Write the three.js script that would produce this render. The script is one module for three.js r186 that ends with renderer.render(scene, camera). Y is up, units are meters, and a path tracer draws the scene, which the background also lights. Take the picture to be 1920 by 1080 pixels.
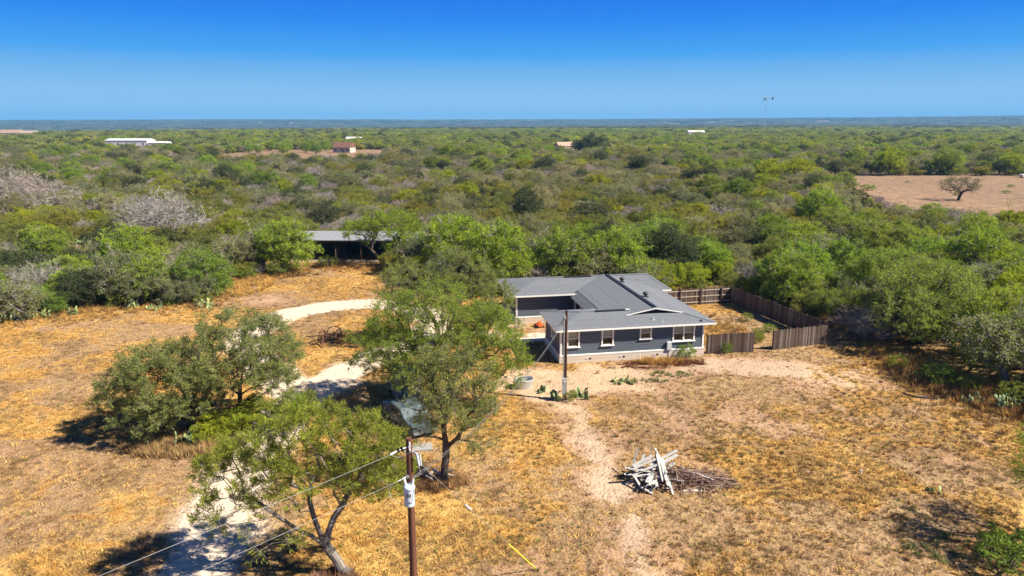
import * as THREE from 'three';
import { mergeGeometries } from 'three/addons/utils/BufferGeometryUtils.js';

// ---------- camera, sky, sun, haze, exposure ----------
const scene = new THREE.Scene();
const EYE = 19;
const camera = new THREE.PerspectiveCamera(44.1, 1024 / 576, 0.5, 60000);
camera.position.set(0, EYE, 0);
camera.rotation.set(THREE.MathUtils.degToRad(-13.13), 0, 0);
const renderer = new THREE.WebGLRenderer();
renderer.toneMapping = THREE.LinearToneMapping;
renderer.toneMappingExposure = 2.38;
renderer.shadowMap.enabled = true;
{
  // clear, deep blue autumn sky: pale at the horizon, saturated a few degrees up, darker to the zenith
  const W = 512, Hh = 1024, data = new Float32Array(W * Hh * 4);
  const stops = [[-90, .10, .15, .20], [-1, .10, .15, .20], [0, .165, .262, .37], [1.0, .155, .255, .37], [2.2, .125, .235, .365], [3.5, .075, .197, .362], [5.2, .016, .145, .375], [7.5, .002, .092, .37], [9.5, .001, .064, .345], [16, .004, .042, .22], [40, .009, .035, .125], [90, .011, .030, .088]];
  for (let y = 0; y < Hh; y++) {
    const el = (y + .5) / Hh * 180 - 90; let k = 0; while (k < stops.length - 2 && stops[k + 1][0] < el) k++;
    const a = stops[k], b = stops[k + 1], t = THREE.MathUtils.smoothstep(el, a[0], b[0]) * .35 + .65 * Math.min(1, Math.max(0, (el - a[0]) / (b[0] - a[0])));
    for (let x = 0; x < W; x++) { const o = (y * W + x) * 4; for (let c = 0; c < 3; c++) data[o + c] = a[c + 1] + (b[c + 1] - a[c + 1]) * t; data[o + 3] = 1; }
  }
  const sky = new THREE.DataTexture(data, W, Hh, THREE.RGBAFormat, THREE.FloatType);
  sky.mapping = THREE.EquirectangularReflectionMapping; sky.magFilter = THREE.LinearFilter; sky.needsUpdate = true;
  scene.background = sky; scene.environment = sky;
}
const SUN = new THREE.Vector3(.690, .701, .181).normalize();
const sun = new THREE.DirectionalLight(new THREE.Color().setRGB(1, .91, .75), 5);
sun.position.copy(SUN).multiplyScalar(300).add(new THREE.Vector3(0, 0, -70)); sun.target.position.set(0, 0, -70);
sun.castShadow = true; sun.shadow.mapSize.set(4096, 4096);
Object.assign(sun.shadow.camera, { left: -110, right: 110, top: 110, bottom: -110, near: 10, far: 700 });
scene.add(sun, sun.target);
scene.fog = new THREE.FogExp2(new THREE.Color().setRGB(.19, .53, .95), 0.00010);

// ---------- helpers ----------
const V3 = (x, y, z) => new THREE.Vector3(x, y, z);
const lerp = (a, b, t) => a + (b - a) * t, clamp = (x, a, b) => Math.min(b, Math.max(a, x));
const sstep = (a, b, x) => { const t = clamp((x - a) / (b - a), 0, 1); return t * t * (3 - 2 * t); };
function rng(seed) { let s = seed | 0; return () => { s = (s + 0x6d2b79f5) | 0; let t = Math.imul(s ^ (s >>> 15), 1 | s); t = (t + Math.imul(t ^ (t >>> 7), 61 | t)) ^ t; return ((t ^ (t >>> 14)) >>> 0) / 4294967296; }; }
const LAT = new Float32Array(65536); { const r = rng(7); for (let i = 0; i < 65536; i++) LAT[i] = r(); }
function vn(x, y) { // value noise, 0..1
  const xi = Math.floor(x), yi = Math.floor(y); let fx = x - xi, fy = y - yi; fx = fx * fx * (3 - 2 * fx); fy = fy * fy * (3 - 2 * fy);
  const x0 = xi & 255, x1 = (xi + 1) & 255, y0 = (yi & 255) << 8, y1 = ((yi + 1) & 255) << 8;
  const a = LAT[y0 | x0], b = LAT[y0 | x1], c = LAT[y1 | x0], d = LAT[y1 | x1];
  return a + (b - a) * fx + (c - a + (a - b - c + d) * fx) * fy;
}
const fbm = (x, y, o = 3) => { let s = 0, a = .5, t = 0; for (let i = 0; i < o; i++) { s += a * vn(x, y); t += a; a *= .5; x = x * 2.03 + 17.1; y = y * 2.03 + 5.7; } return s / t; };
const names = new Map();
function numbered(n) { const k = names.get(n) || 0; names.set(n, k + 1); return k ? n + '_' + String(k).padStart(3, '0') : n; }
function tag(o, label, category, group, kind) { o.userData.label = label; if (category) o.userData.category = category; if (group) o.userData.group = group; if (kind) o.userData.kind = kind; return o; }
function lit(o) { o.traverse((m) => { m.castShadow = true; m.receiveShadow = true; }); return o; }
function thing(name, label, category, p = [0, 0, 0], turn = 0, group) { const o = new THREE.Group(); o.name = numbered(name); o.position.set(...p); o.rotation.y = turn; tag(o, label, category, group); scene.add(o); return o; }
function part(name, geo, mat, parent) { const m = new THREE.Mesh(Array.isArray(geo) ? mergeGeometries(geo.map(plain)) : geo, mat); m.name = name; m.castShadow = m.receiveShadow = true; parent.add(m); return m; }
function solo(name, geo, mat, label, category, group) { const m = part(numbered(name), geo, mat, scene); return tag(m, label, category, group); }
function plain(g) { let q = g.index ? g.toNonIndexed() : g; q = q.clone(); for (const k of Object.keys(q.attributes)) if (!['position', 'normal', 'uv'].includes(k)) q.deleteAttribute(k); if (!q.attributes.uv) q.setAttribute('uv', new THREE.BufferAttribute(new Float32Array(q.attributes.position.count * 2), 2)); if (!q.attributes.normal) q.computeVertexNormals(); return q; }
const std = (r, g, b, rough = .85, extra = {}) => new THREE.MeshStandardMaterial({ color: new THREE.Color().setRGB(r, g, b), roughness: rough, ...extra });
const box = (w, h, d, x = 0, y = 0, z = 0) => new THREE.BoxGeometry(w, h, d).translate(x, y, z);
function bar(a, b, w, h = w) { // box beam from a to b
  const A = V3(...a), B = V3(...b), d = B.clone().sub(A), g = new THREE.BoxGeometry(w, h, d.length());
  const q = new THREE.Matrix4().lookAt(B, A, Math.abs(d.clone().normalize().y) > .98 ? V3(1, 0, 0) : V3(0, 1, 0));
  return g.applyMatrix4(q).translate((A.x + B.x) / 2, (A.y + B.y) / 2, (A.z + B.z) / 2);
}
function rod(a, b, r0, r1 = r0, n = 8) { const A = V3(...a), B = V3(...b), d = B.clone().sub(A), g = new THREE.CylinderGeometry(r1, r0, d.length(), n); return g.applyQuaternion(new THREE.Quaternion().setFromUnitVectors(V3(0, 1, 0), d.normalize())).translate((A.x + B.x) / 2, (A.y + B.y) / 2, (A.z + B.z) / 2); }
function cable(a, b, sag, r, n = 24) { const pts = []; for (let i = 0; i <= n; i++) { const t = i / n; pts.push(V3(lerp(a[0], b[0], t), lerp(a[1], b[1], t) - sag * 4 * t * (1 - t), lerp(a[2], b[2], t))); } return new THREE.TubeGeometry(new THREE.CatmullRomCurve3(pts), n * 2, r, 6); }
function tex(w, h, fn, srgb = false) { const d = new Uint8Array(w * h * 4); for (let y = 0; y < h; y++) for (let x = 0; x < w; x++) { const c = fn(x, y), o = (y * w + x) * 4; d[o] = c[0]; d[o + 1] = c[1]; d[o + 2] = c[2]; d[o + 3] = 255; } const t = new THREE.DataTexture(d, w, h); t.magFilter = THREE.LinearFilter; t.minFilter = THREE.LinearFilter; t.wrapS = t.wrapT = THREE.RepeatWrapping; if (srgb) t.colorSpace = THREE.SRGBColorSpace; t.needsUpdate = true; return t; }
const toS = (c) => 255 * clamp(c <= .0031308 ? c * 12.92 : 1.055 * Math.pow(c, 1 / 2.4) - .055, 0, 1);
function inPoly(x, z, P) { let c = false; for (let i = 0, j = P.length - 1; i < P.length; j = i++) { const [xi, zi] = P[i], [xj, zj] = P[j]; if ((zi > z) !== (zj > z) && x < (xj - xi) * (z - zi) / (zj - zi) + xi) c = !c; } return c; }
function segDist(x, z, L) { let m = 1e9; for (let i = 1; i < L.length; i++) { const [ax, az] = L[i - 1], [bx, bz] = L[i], dx = bx - ax, dz = bz - az, t = clamp(((x - ax) * dx + (z - az) * dz) / (dx * dx + dz * dz), 0, 1); m = Math.min(m, Math.hypot(x - ax - dx * t, z - az - dz * t)); } return m; }
// ---------- where things lie (metres, x right, -z away) ----------
const HO = V3(3.88, 0, -54.53), HA = THREE.MathUtils.degToRad(10.3);   // house front left corner and turn
const hw = (u, v, y = 0) => V3(HO.x + u * Math.cos(HA) - v * Math.sin(HA), y, HO.z - u * Math.sin(HA) - v * Math.cos(HA));
const CLEAR = [[-72, -58], [-49.8, -66.6], [-45.2, -69.2], [-39.3, -71.2], [-31.7, -73], [-34.1, -82.9], [-34.5, -86.4], [-28.3, -88], [-25.9, -94.1], [-17, -92.4], [-12, -86], [-8, -80], [-3, -77], [10, -79], [16.6, -77.5], [26.8, -76.6], [31.4, -60.8], [30.6, -54.6], [30.6, -51.7], [31.6, -47.8], [33.1, -45.4], [34, -42], [37, -34], [46, -20], [46, 4], [-72, 4]];
const FIELD = [[88, -186], [76, -137], [93, -127], [170, -140], [240, -258], [112, -262], [98, -222]];
const BARN = [[-33.5, -90], [-9, -93], [-8.5, -108], [-33.5, -108]];
const LOTS = [[-275, -515, 40, 44], [-122, -425, 54, 88], [34, -455, 11, 34], [78, -115, 0, 0], [-62.5, -104, 6.5, 11], [1250, -3000, 220, 600], [-622, -850, 16, 60], [-590, -840, 14, 60], [250, -950, 30, 60], [-150, -665, 12, 36]];
const STEM = [[-13.2, -16], [-13.3, -24], [-13.6, -28], [-14.6, -32.6], [-14.9, -36.5], [-15, -40], [-15.2, -44], [-15, -47.6], [-14.4, -50]];
const LOOP = [[-14.9, -47.6], [-13.2, -52.2], [-11.6, -55.6], [-9.6, -58.6], [-8, -62], [-7.6, -66.4], [-9, -70.6], [-12, -73], [-15.5, -73.9], [-19, -73], [-22, -70.6], [-24, -67], [-24.2, -63], [-22.6, -58.6], [-19.8, -54], [-17, -50.4], [-15.2, -47.2]];
const TRACK = [[2.6, -48], [3.4, -46], [4.4, -42.3], [5.5, -36.8], [5.9, -32.6], [5.8, -28], [5.6, -20]];
const SPUR = [[-8, -64], [-4, -63], [0, -62.2], [3, -62]];
// height of the land: flat round the house, a long fall beyond the brush, then the far rise
function land(x, z) {
  const D = Math.hypot(x, z), az = clamp(x / Math.max(1, -z), -1, 1);
  const s0 = az < 0 ? lerp(1650, 1000, -az) : lerp(1650, 3300, az), fall = sstep(s0, s0 + 1400, D);
  const rise = sstep(3600, 7200, D), top = lerp(33, az > 0 ? 64 : 13, Math.abs(az));
  const roll = D > 900 ? (fbm(x * .0012 + 3, z * .0012, 3) - .5) * 9 * sstep(900, 2500, D) : 0;
  return -24 * fall + rise * (top + 24 + (fbm(x * .0004, z * .0004 + 9, 3) - .5) * 12) + roll;
}
// what lies on the ground near the house; returns linear colour and how much grass stands on it
const MIX = { gold: [.37, .195, .045], pale: [.48, .300, .090], brown: [.135, .068, .024], dirt: [.335, .205, .120], bare: [.43, .305, .215], grey: [.215, .15, .115], litter: [.15, .092, .045], green: [.13, .15, .045], cal: [.58, .48, .375] };
const blob = (x, z, cx, cz, rx, rz) => Math.max(0, 1 - Math.hypot((x - cx) / rx, (z - cz) / rz));
// broad fields on a quarter-metre grid, read back with interpolation
function broad(x0, z0) {
  const wob = fbm(x0 * .23 + 80, z0 * .23, 3) - .5, wob2 = fbm(x0 * .23, z0 * .23 + 80, 3) - .5, x = x0 + wob * 4.5, z = z0 + wob2 * 4.5;
  const d = 2.2 * blob(x, z, 4.5, -51, 10.5, 5.4) + 2.0 * blob(x, z, 18.5, -54.2, 9, 4) + 1.15 * Math.max(0, 1 - segDist(x0 + wob * 1.6, z0 + wob2 * 1.6, TRACK) / 2.7) + .5 * blob(x, z, 9, -36, 5, 5) + 1.3 * blob(x, z, 24, -51, 8, 4.4) + .85 * blob(x, z, 15, -43, 10, 3.4) + 1.1 * blob(x, z, 1, -64, 7, 5) + .9 * blob(x, z, -12, -77, 9, 4.5) + .7 * blob(x, z, 20.5, -67, 5, 8) + .75 * blob(x, z, -43, -65.5, 14, 2.4) + .8 * blob(x, z, -27, -76, 8, 3);
  return [wob, wob2, d, Math.min(segDist(x0, z0, STEM), segDist(x0, z0, LOOP)), inPoly(x0 + wob, z0 + wob2, CLEAR) ? 0 : 1, fbm(x * .09 + 11, z * .09, 3), fbm(x * .16 + 71, z * .16 + 2, 3)];
}
const BW = 560, BH = 400, BX = -70, BZ = -110, BS = .25, BROAD = new Float32Array(BW * BH * 7);
for (let j = 0; j < BH; j++) for (let i = 0; i < BW; i++) { const b = broad(BX + i * BS, BZ + j * BS), o = (j * BW + i) * 7; for (let k = 0; k < 7; k++) BROAD[o + k] = b[k]; }
const BV = new Float32Array(7);
function soil(x0, z0, fine) {
  const gx = clamp((x0 - BX) / BS, 0, BW - 1.01), gz = clamp((z0 - BZ) / BS, 0, BH - 1.01), xi = gx | 0, zi = gz | 0, fx = gx - xi, fz = gz - zi, o = (zi * BW + xi) * 7;
  for (let k = 0; k < 7; k++) { const a = BROAD[o + k], b = BROAD[o + 7 + k], c = BROAD[o + BW * 7 + k], e = BROAD[o + BW * 7 + 7 + k]; BV[k] = a + (b - a) * fx + (c - a + (a - b - c + e) * fx) * fz; }
  const x = x0 + BV[0] * 4.5, z = z0 + BV[1] * 4.5, n1 = BV[5], n2 = fbm(x * .42 + 3, z * .42 + 8, 3), n3 = vn(x * 1.7, z * 1.7 + 40) * .6 + vn(x * 3.9 + 9, z * 3.9) * .4;
  const right = sstep(-2, 10, x0) * sstep(-66, -60, z0), rag = vn(x0 * .8 + 60, z0 * .8 + 7) * .6 + vn(x0 * 2.3, z0 * 2.3 + 90) * .4;
  const d = sstep(.40, .80, BV[2] * .85 + (n2 - .5) * 1.5 + (n1 - .5) * .5 + (rag - .5) * .75 + .08 + .05 * right), cal = sstep(2.6, 1.1, BV[3] + (n2 - .5) * 2.2), wood = BV[4] + (n3 - .5) * .8 > .5 ? 1 : 0;
  const brownish = sstep(.43, .66, n2 * .62 + n1 * .38 + (n3 - .5) * .5) * .85;
  const greyish = sstep(.50, .70, BV[6] + (n3 - .5) * .25 + (x < -12 && z > -40 ? .10 : 0) + right * .10);
  const strong = sstep(.55, 1.25, BV[2] + (rag - .5) * .5), c = [0, 0, 0], M = MIX, f = fine || 0, tp = sstep(.28, .62, n3 + f * .5), tb = brownish * (.25 + .55 * sstep(.3, .75, n3 + f)), tw = .55 * sstep(.45, .75, n1) + .2 * n3;
  for (let i = 0; i < 3; i++) {
    let v = lerp(M.gold[i], M.pale[i], tp);
    v = lerp(v, M.grey[i], greyish * .6); v = lerp(v, M.brown[i], tb);
    v = lerp(v, lerp(M.dirt[i], M.bare[i], strong) * (.82 + .36 * rag), d * .8); v = lerp(v, M.cal[i], cal * .9);
    if (wood) v = lerp(M.litter[i], M.pale[i], tw);
    c[i] = v * (1 + f * .75);
  }
  return { c, grass: (1 - d * (.5 + .45 * strong)) * (1 - cal) * (wood ? .6 : 1) * lerp(1, .55, greyish), brown: brownish, grey: greyish, dirt: d, right, n3, wood, dr: BV[3] };
}
const NX0 = -64, NX1 = 64, NZ0 = -104, NZ1 = -14;
{
  const W = 2048, Hh = 1440, R = rng(5), fl = new Float32Array(W * Hh);
  for (let i = 0; i < fl.length; i++) fl[i] = R() - .5;
  // short straw streaks in every direction
  const streak = new Float32Array(W * Hh);
  for (let k = 0; k < 210000; k++) { let x = R() * W, y = R() * Hh; const a = R() * 6.283, dx = Math.cos(a), dy = Math.sin(a), n = 3 + R() * 6, s = (R() - .42) * .9; for (let i = 0; i < n; i++) { const xi = x | 0, yi = y | 0; if (xi >= 0 && yi >= 0 && xi < W && yi < Hh) streak[yi * W + xi] += s; x += dx; y += dy; } }
  const map = tex(W, Hh, (x, y) => {
    const wx = lerp(NX0, NX1, (x + .5) / W), wz = lerp(NZ1, NZ0, (y + .5) / Hh), i = y * W + x;
    const s = soil(wx, wz, clamp(fl[i] * .35 + streak[i] * .45, -.6, .6)); return s.c.map(toS);
  }, true);
  map.wrapS = map.wrapT = THREE.ClampToEdgeWrapping;
  const bump = tex(1024, 1024, () => { const v = 255 * R(); return [v, v, v]; });
  const bsm = bump; { const d = bsm.image.data, src = d.slice(); for (let y = 0; y < 1024; y++) for (let x = 0; x < 1024; x++) { let s = 0; for (let j = -1; j < 2; j++) for (let i = -1; i < 2; i++) s += src[(((y + j) & 1023) * 1024 + ((x + i) & 1023)) * 4]; const v = clamp((s / 9 - 127) * 2 + 127, 0, 255); const o = (y * 1024 + x) * 4; d[o] = d[o + 1] = d[o + 2] = v; } }
  bump.channel = 1; bump.repeat.set(1 / 40, 1 / 40);
  const near = new THREE.MeshStandardMaterial({ map, roughness: 1, bumpMap: bump, bumpScale: .07 });
  const grain = tex(512, 512, (x, y) => { const v = 140 + 115 * fbm(x / 16, y / 16, 4) * (.75 + .5 * R()); return [v, v * .99, v * .97]; }, true); grain.channel = 1; grain.repeat.set(1 / 30, 1 / 30);
  const far = new THREE.MeshStandardMaterial({ map: grain, vertexColors: true, roughness: 1 });
  const axis = (lo, hi, step, end, g) => { const a = []; for (let v = lo; v <= hi + 1e-6; v += step) a.push(v); let s = step, v = hi; while (v < end) { s *= g; v += s; a.push(v); } s = step; v = lo; while (v > -end) { s *= g; v -= s; a.unshift(v); } return a; };
  const xs = axis(NX0, NX1, 4, 17000, 1.14), zs = axis(NZ0, NZ1, 2.5, 17000, 1.09).filter((z) => z < 400);
  const nx = xs.length, nz = zs.length, pos = [], uv = [], uv1 = [], col = [], iN = [], iF = [];
  for (const z of zs) for (const x of xs) {
    pos.push(x, land(x, z), z); uv.push((x - NX0) / (NX1 - NX0), (z - NZ1) / (NZ0 - NZ1)); uv1.push(x, z);
    const D = Math.hypot(x, z), f = inPoly(x, z, FIELD) || LOTS.some((l) => Math.abs(x - l[0]) < l[2] && Math.abs(z - l[1]) < l[3]);
    const strip = sstep(.51, .57, fbm(x * .0006, z * .0021 + 4, 3)) * .9;
    const n = fbm(x * .03, z * .03, 3); let c = f ? [.36, .225, .13] : [lerp(lerp(.12, .24, n), .30, strip), lerp(lerp(.10, .175, n), .20, strip), lerp(lerp(.05, .085, n), .11, strip)];
    if (f) c = c.map((v) => v * (.8 + .4 * n)); col.push(...c);
  }
  for (let j = 0; j < nz - 1; j++) for (let i = 0; i < nx - 1; i++) { const a = j * nx + i, b = a + 1, c = a + nx, d = c + 1, mx = (xs[i] + xs[i + 1]) / 2, mz = (zs[j] + zs[j + 1]) / 2; (mx > NX0 && mx < NX1 && mz > NZ0 && mz < NZ1 ? iN : iF).push(a, c, b, b, c, d); }
  const g = new THREE.BufferGeometry(); g.setAttribute('position', new THREE.Float32BufferAttribute(pos, 3)); g.setAttribute('uv', new THREE.Float32BufferAttribute(uv, 2)); g.setAttribute('uv1', new THREE.Float32BufferAttribute(uv1, 2)); g.setAttribute('color', new THREE.Float32BufferAttribute(col, 3));
  g.setIndex([...iN, ...iF]); g.addGroup(0, iN.length, 0); g.addGroup(iN.length, iF.length, 1); g.computeVertexNormals();
  const m = new THREE.Mesh(g, [near, far]); m.name = 'ground'; m.receiveShadow = true; scene.add(m);
  tag(m, 'dry golden grass and dirt ground reaching to the hazy horizon', 'ground', null, 'structure');

  // the pale caliche drive: a stem from the road and a loop round the grass island
  const R2 = rng(31), dm = tex(1024, 1024, (x, y) => { const n = fbm(x / 90, y / 90, 4), f = R2(), sp = f > .985 ? -.16 : 0; const v = .86 + .24 * (n - .5) + .12 * (f - .5) + sp; return [toS(.64 * v), toS(.535 * v * (1 - .05 * n)), toS(.43 * v * (1 - .12 * n))]; }, true); dm.repeat.set(1 / 16, 1 / 16);
  const mat = new THREE.MeshStandardMaterial({ map: dm, roughness: 1 });
  const ribbon = (line, wf, y, closed) => {
    const cv = new THREE.CatmullRomCurve3(line.map((p) => V3(p[0], 0, p[1]))), n = Math.ceil(cv.getLength() / .22), P = [], U = [], I = [], K = 8;
    for (let i = 0; i <= n; i++) { const t = i / n, p = cv.getPointAt(t), d = cv.getTangentAt(t), s = i * .22; for (let k = 0; k <= K; k++) { const q = k / K * 2 - 1, sg = Math.sign(q); const w = wf(t) * (1 + .22 * (fbm(s * .5 + 40 * sg, 3 + y * 900, 3) - .5) * 2) + (vn(s * 2.2, sg * 9 + y * 700) - .5) * .5 * (closed ? .8 : 1); const x = p.x - d.z * w * q, z = p.z + d.x * w * q; P.push(x, y, z); U.push(x, z); } }
    for (let i = 0; i < n; i++) for (let k = 0; k < K; k++) { const a = i * (K + 1) + k; I.push(a, a + K + 1, a + 1, a + 1, a + K + 1, a + K + 2); }
    const q = new THREE.BufferGeometry(); q.setAttribute('position', new THREE.Float32BufferAttribute(P, 3)); q.setAttribute('uv', new THREE.Float32BufferAttribute(U, 2)); q.setIndex(I); q.computeVertexNormals();
    if (q.attributes.normal.getY(0) < 0) { q.setIndex(I.map((_, j) => I[j - j % 3 + [0, 2, 1][j % 3]])); q.computeVertexNormals(); } return q;
  };
  const road = (nm, g2, lb) => { const r = new THREE.Mesh(g2, mat); r.name = nm; r.receiveShadow = true; scene.add(r); tag(r, lb, 'driveway', null, 'structure'); };
  road('driveway', ribbon(STEM, (t) => lerp(1.8, 1.7, t), .012), 'pale caliche driveway running up between the mesquite trees');
  road('driveway_001', ribbon(LOOP, (t) => 1.3 + .75 * Math.exp(-Math.pow((t - .55) * 6, 2)) + .5 * Math.exp(-Math.pow((t - .05) * 14, 2)), .017, true), 'pale caliche driveway loop round the grass island');
  road('driveway_002', ribbon(SPUR, () => 1.1, .022), 'short pale driveway spur leading to the house courtyard');
}
// ---------- the house ----------
const M = {
  trim: std(.80, .79, .76, .55), slab: std(.62, .56, .50, .9), dark: std(.02, .02, .024, .9), vent: std(.022, .022, .025, .5), steel: std(.42, .44, .46, .45, { metalness: .6 }), grey: std(.50, .52, .55, .6), glass: new THREE.MeshPhysicalMaterial({ color: 0xffffff, transmission: 1, thickness: 0, roughness: .02, ior: 1.5 }), blind: std(.26, .29, .26, .9), inner: std(.10, .10, .10, .95), rust: std(.10, .042, .026, .9), wood: std(.2, .15, .11, .9),
};
{
  const r = rng(3), sp = tex(512, 512, (x, y) => { const n = fbm(x / 20, y / 20, 3), f = r(); const v = .62 + .5 * (f - .3) * .8 + .35 * (n - .5); return [toS(.19 * v), toS(.208 * v), toS(.24 * v)]; }, true); sp.repeat.set(1 / 2.6, 1 / 2.6);
  M.shingle = new THREE.MeshStandardMaterial({ map: sp, roughness: .95, vertexColors: true }); M.cap = new THREE.MeshStandardMaterial({ map: sp, roughness: .95 });
  const st = tex(512, 256, (x, y) => { const n = fbm(x / 60, y / 20, 4), f = r(); const v = .82 + .3 * (n - .5) + .1 * (f - .5); const ro = fbm(x / 25 + 9, y / 9 + 4, 3) > .62 ? .88 : 1; return [toS(.66 * v), toS(.585 * v * ro), toS(.51 * v * ro * ro)]; }, true); st.repeat.set(.25, .5);
  M.stucco = new THREE.MeshStandardMaterial({ map: st, roughness: .95 });
}
const boardGeo = (() => { // lap siding board: 1 x 1 x 1, thicker at the foot; length along x, foot at y = 0, back at z = 0
  const P = [[0, 0, 0], [1, 0, 0], [1, 1.1, 0], [0, 1.1, 0], [0, 0, 1], [1, 0, 1], [1, 1.1, .25], [0, 1.1, .25]], F = [[4, 5, 6, 7], [0, 4, 7, 3], [5, 1, 2, 6], [0, 1, 5, 4], [7, 6, 2, 3]], p = [];
  for (const f of F) for (const k of [0, 1, 2, 0, 2, 3]) p.push(...P[f[k]]);
  const g = new THREE.BufferGeometry(); g.setAttribute('position', new THREE.Float32BufferAttribute(p, 3)); g.setAttribute('uv', new THREE.BufferAttribute(new Float32Array(p.length / 3 * 2), 2)); g.computeVertexNormals(); return g;
})();
const house = thing('house', 'low U shaped house with slate blue lap siding, white trim and grey shingle hip roofs', 'house', [HO.x, 0, HO.z], HA);
{
  const siding = [0, 1, 2].map((i) => std(.075 + .007 * i, .095 + .008 * i, .122 + .009 * i, .7)), R = rng(11);
  const Y0 = .62, Y1 = 2.80, EX = .17;
  // a wall from (u0,v0) to (u1,v1), outside on its right-hand side seen from above when walking; local frame: x along, z outwards
  function wall(u0, v0, u1, v1, opens = [], siding_on = true) {
    const L = Math.hypot(u1 - u0, v1 - v0), w = new THREE.Group(); w.name = 'wall'; w.position.set(u0, 0, -v0); w.rotation.y = Math.atan2(v1 - v0, u1 - u0); house.add(w);
    const sh = new THREE.Shape([[0, 0], [L, 0], [L, Y1], [0, Y1]].map((p) => new THREE.Vector2(...p)));
    for (const o of opens) sh.holes.push(new THREE.Path([[o[0], o[2]], [o[0], o[3]], [o[1], o[3]], [o[1], o[2]]].map((p) => new THREE.Vector2(...p))));
    part('wall_core', new THREE.ExtrudeGeometry(sh, { depth: .12, bevelEnabled: false }).translate(0, 0, -.14), M.inner, w);
    part('foundation', box(L + .16, Y0 - .01, .10, L / 2, (Y0 - .01) / 2, .035), M.stucco, w);
    part('water_table', box(L + .1, .10, .11, L / 2, Y0 + .05, .045), M.trim, w);
    for (let y = Y0 + .1; y < Y1 - .02; y += EX) {
      const h = Math.min(EX, Y1 - y), cuts = opens.filter((o) => o[2] < y + h && o[3] > y).sort((a, b) => a[0] - b[0]); let x = 0.02; const runs = [];
      for (const o of cuts) { runs.push([x, o[0]]); x = o[1]; } runs.push([x, L - .02]);
      for (const [a, b] of runs) if (b - a > .03) { const m = part('board', boardGeo, siding[R() * 3 | 0], w); m.position.set(a, y, -.018); m.scale.set(b - a, h, .022 + R() * .006); }
    }
    for (const x of [.05, L - .05]) part('corner_trim', box(.11, Y1 - Y0 - .1, .05, x, (Y0 + .1 + Y1) / 2, .022), M.trim, w);
    for (const o of opens) windowAt(w, o);
    return w;
  }
  function windowAt(w, [a, b, y0, y1, panes = 1]) {
    const g = new THREE.Group(); g.name = 'window'; g.position.copy(w.position); g.rotation.copy(w.rotation); house.add(g); const cx = (a + b) / 2, W = b - a, t = .11, mid = (y0 + y1) / 2;
    part('frame', [box(t, y1 - y0 + .04, .07, a - .03, mid, .03), box(t, y1 - y0 + .04, .07, b + .03, mid, .03), box(W + .2, .10, .074, cx, y1 + .05, .03), ...(panes > 1 ? [box(.12, y1 - y0, .06, cx, mid, .025)] : [])], M.trim, g);
    part('sill', box(W + .3, .07, .13, cx, y0 - .05, .05), M.trim, g);
    const n = panes, pw = W / n;
    for (let k = 0; k < n; k++) {
      const x = a + pw * (k + .5);
      for (const y of [mid, y0 + .03, y1 - .03]) part('sash_rail', box(pw - .1, .04, .05, x, y, -.02), M.trim, g);
      part('pane', box(pw - .1, y1 - mid - .05, .006, x, (y1 + mid) / 2, -.035), M.glass, g);
      part('pane', box(pw - .1, mid - y0 - .05, .006, x, (y0 + mid) / 2, -.020), M.glass, g);
      part('blind', box(pw - .06, (y1 - y0) * (.52 + .04 * k), .01, x, y1 - (y1 - y0) * .26, -.09), M.blind, g);
    }
  }
  const front = wall(0, 0, 12.25, 0, [[.62, 1.5, 1.38, 2.68], [3.5, 4.36, 1.38, 2.68], [6.75, 7.6, 1.75, 2.65], [9.6, 11.36, 1.38, 2.68, 2]]);
  wall(0, 5.1, 0, 0, [[2.3, 3.0, 1.55, 2.6]]);
  wall(5.2, 5.1, 0, 5.1);
  wall(5.2, 12, 5.2, 5.1, [[3, 3.95, .72, 2.6]]);
  wall(-1.35, 12, 5.2, 12);
  wall(-1.35, 18.8, -1.35, 12);
  wall(13.4, 18.8, -1.35, 18.8);
  wall(13.4, 12, 13.4, 18.8);
  wall(12.25, 12, 13.4, 12);
  wall(12.25, 0, 12.25, 12, [[3, 4.1, 1.38, 2.68], [7.5, 8.6, 1.38, 2.68]]);
  // crawl space vents in the foundation, electric panel, hose bib, pipes
  for (const x of [2.35, 5.2, 8.1, 10.9]) for (const d of [-.14, .14]) part('foundation_vent', [box(.17, .13, .02, x + d, .33, .095), box(.11, .07, .012, x + d, .33, .11)], d < 0 ? M.grey : M.dark, front);
  const panel = part('electric_panel', [box(.40, .74, .16, 9.2, 1.02, .12), box(.34, .6, .02, 9.2, 1.02, .21)], M.grey, house);
  part('conduit', [rod([9.2, .7, .09], [9.2, .05, .11], .025), rod([8.75, .78, .08], [9.0, .78, .08], .03)], M.steel, panel);
  part('standpipe', [rod([6.55, 0, .55], [6.55, .62, .55], .035), rod([6.55, 0.05, .55], [6.7, .05, .4], .03)], M.trim, front);
  // roof: planes in (u, v) with their pitch; every course of shingles laps the one below
  const E0 = 2.92, PT = .205;
  function course(poly, dist, hgt, step = .16) { // poly [[u,v]..], dist(u,v) up the slope in plan, hgt(d) the plane's height
    const clip = (P, f) => { const o = []; for (let i = 0; i < P.length; i++) { const a = P[i], b = P[(i + 1) % P.length], fa = f(a), fb = f(b); if (fa >= 0) o.push(a); if ((fa >= 0) !== (fb >= 0)) { const t = fa / (fa - fb); o.push([lerp(a[0], b[0], t), lerp(a[1], b[1], t)]); } } return o; };
    const ds = poly.map((p) => dist(...p)), d0 = Math.min(...ds), d1 = Math.max(...ds), pos = [], uv = [], col = []; const R = rng(Math.round(d1 * 1000 + poly[0][0] * 77));
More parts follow.
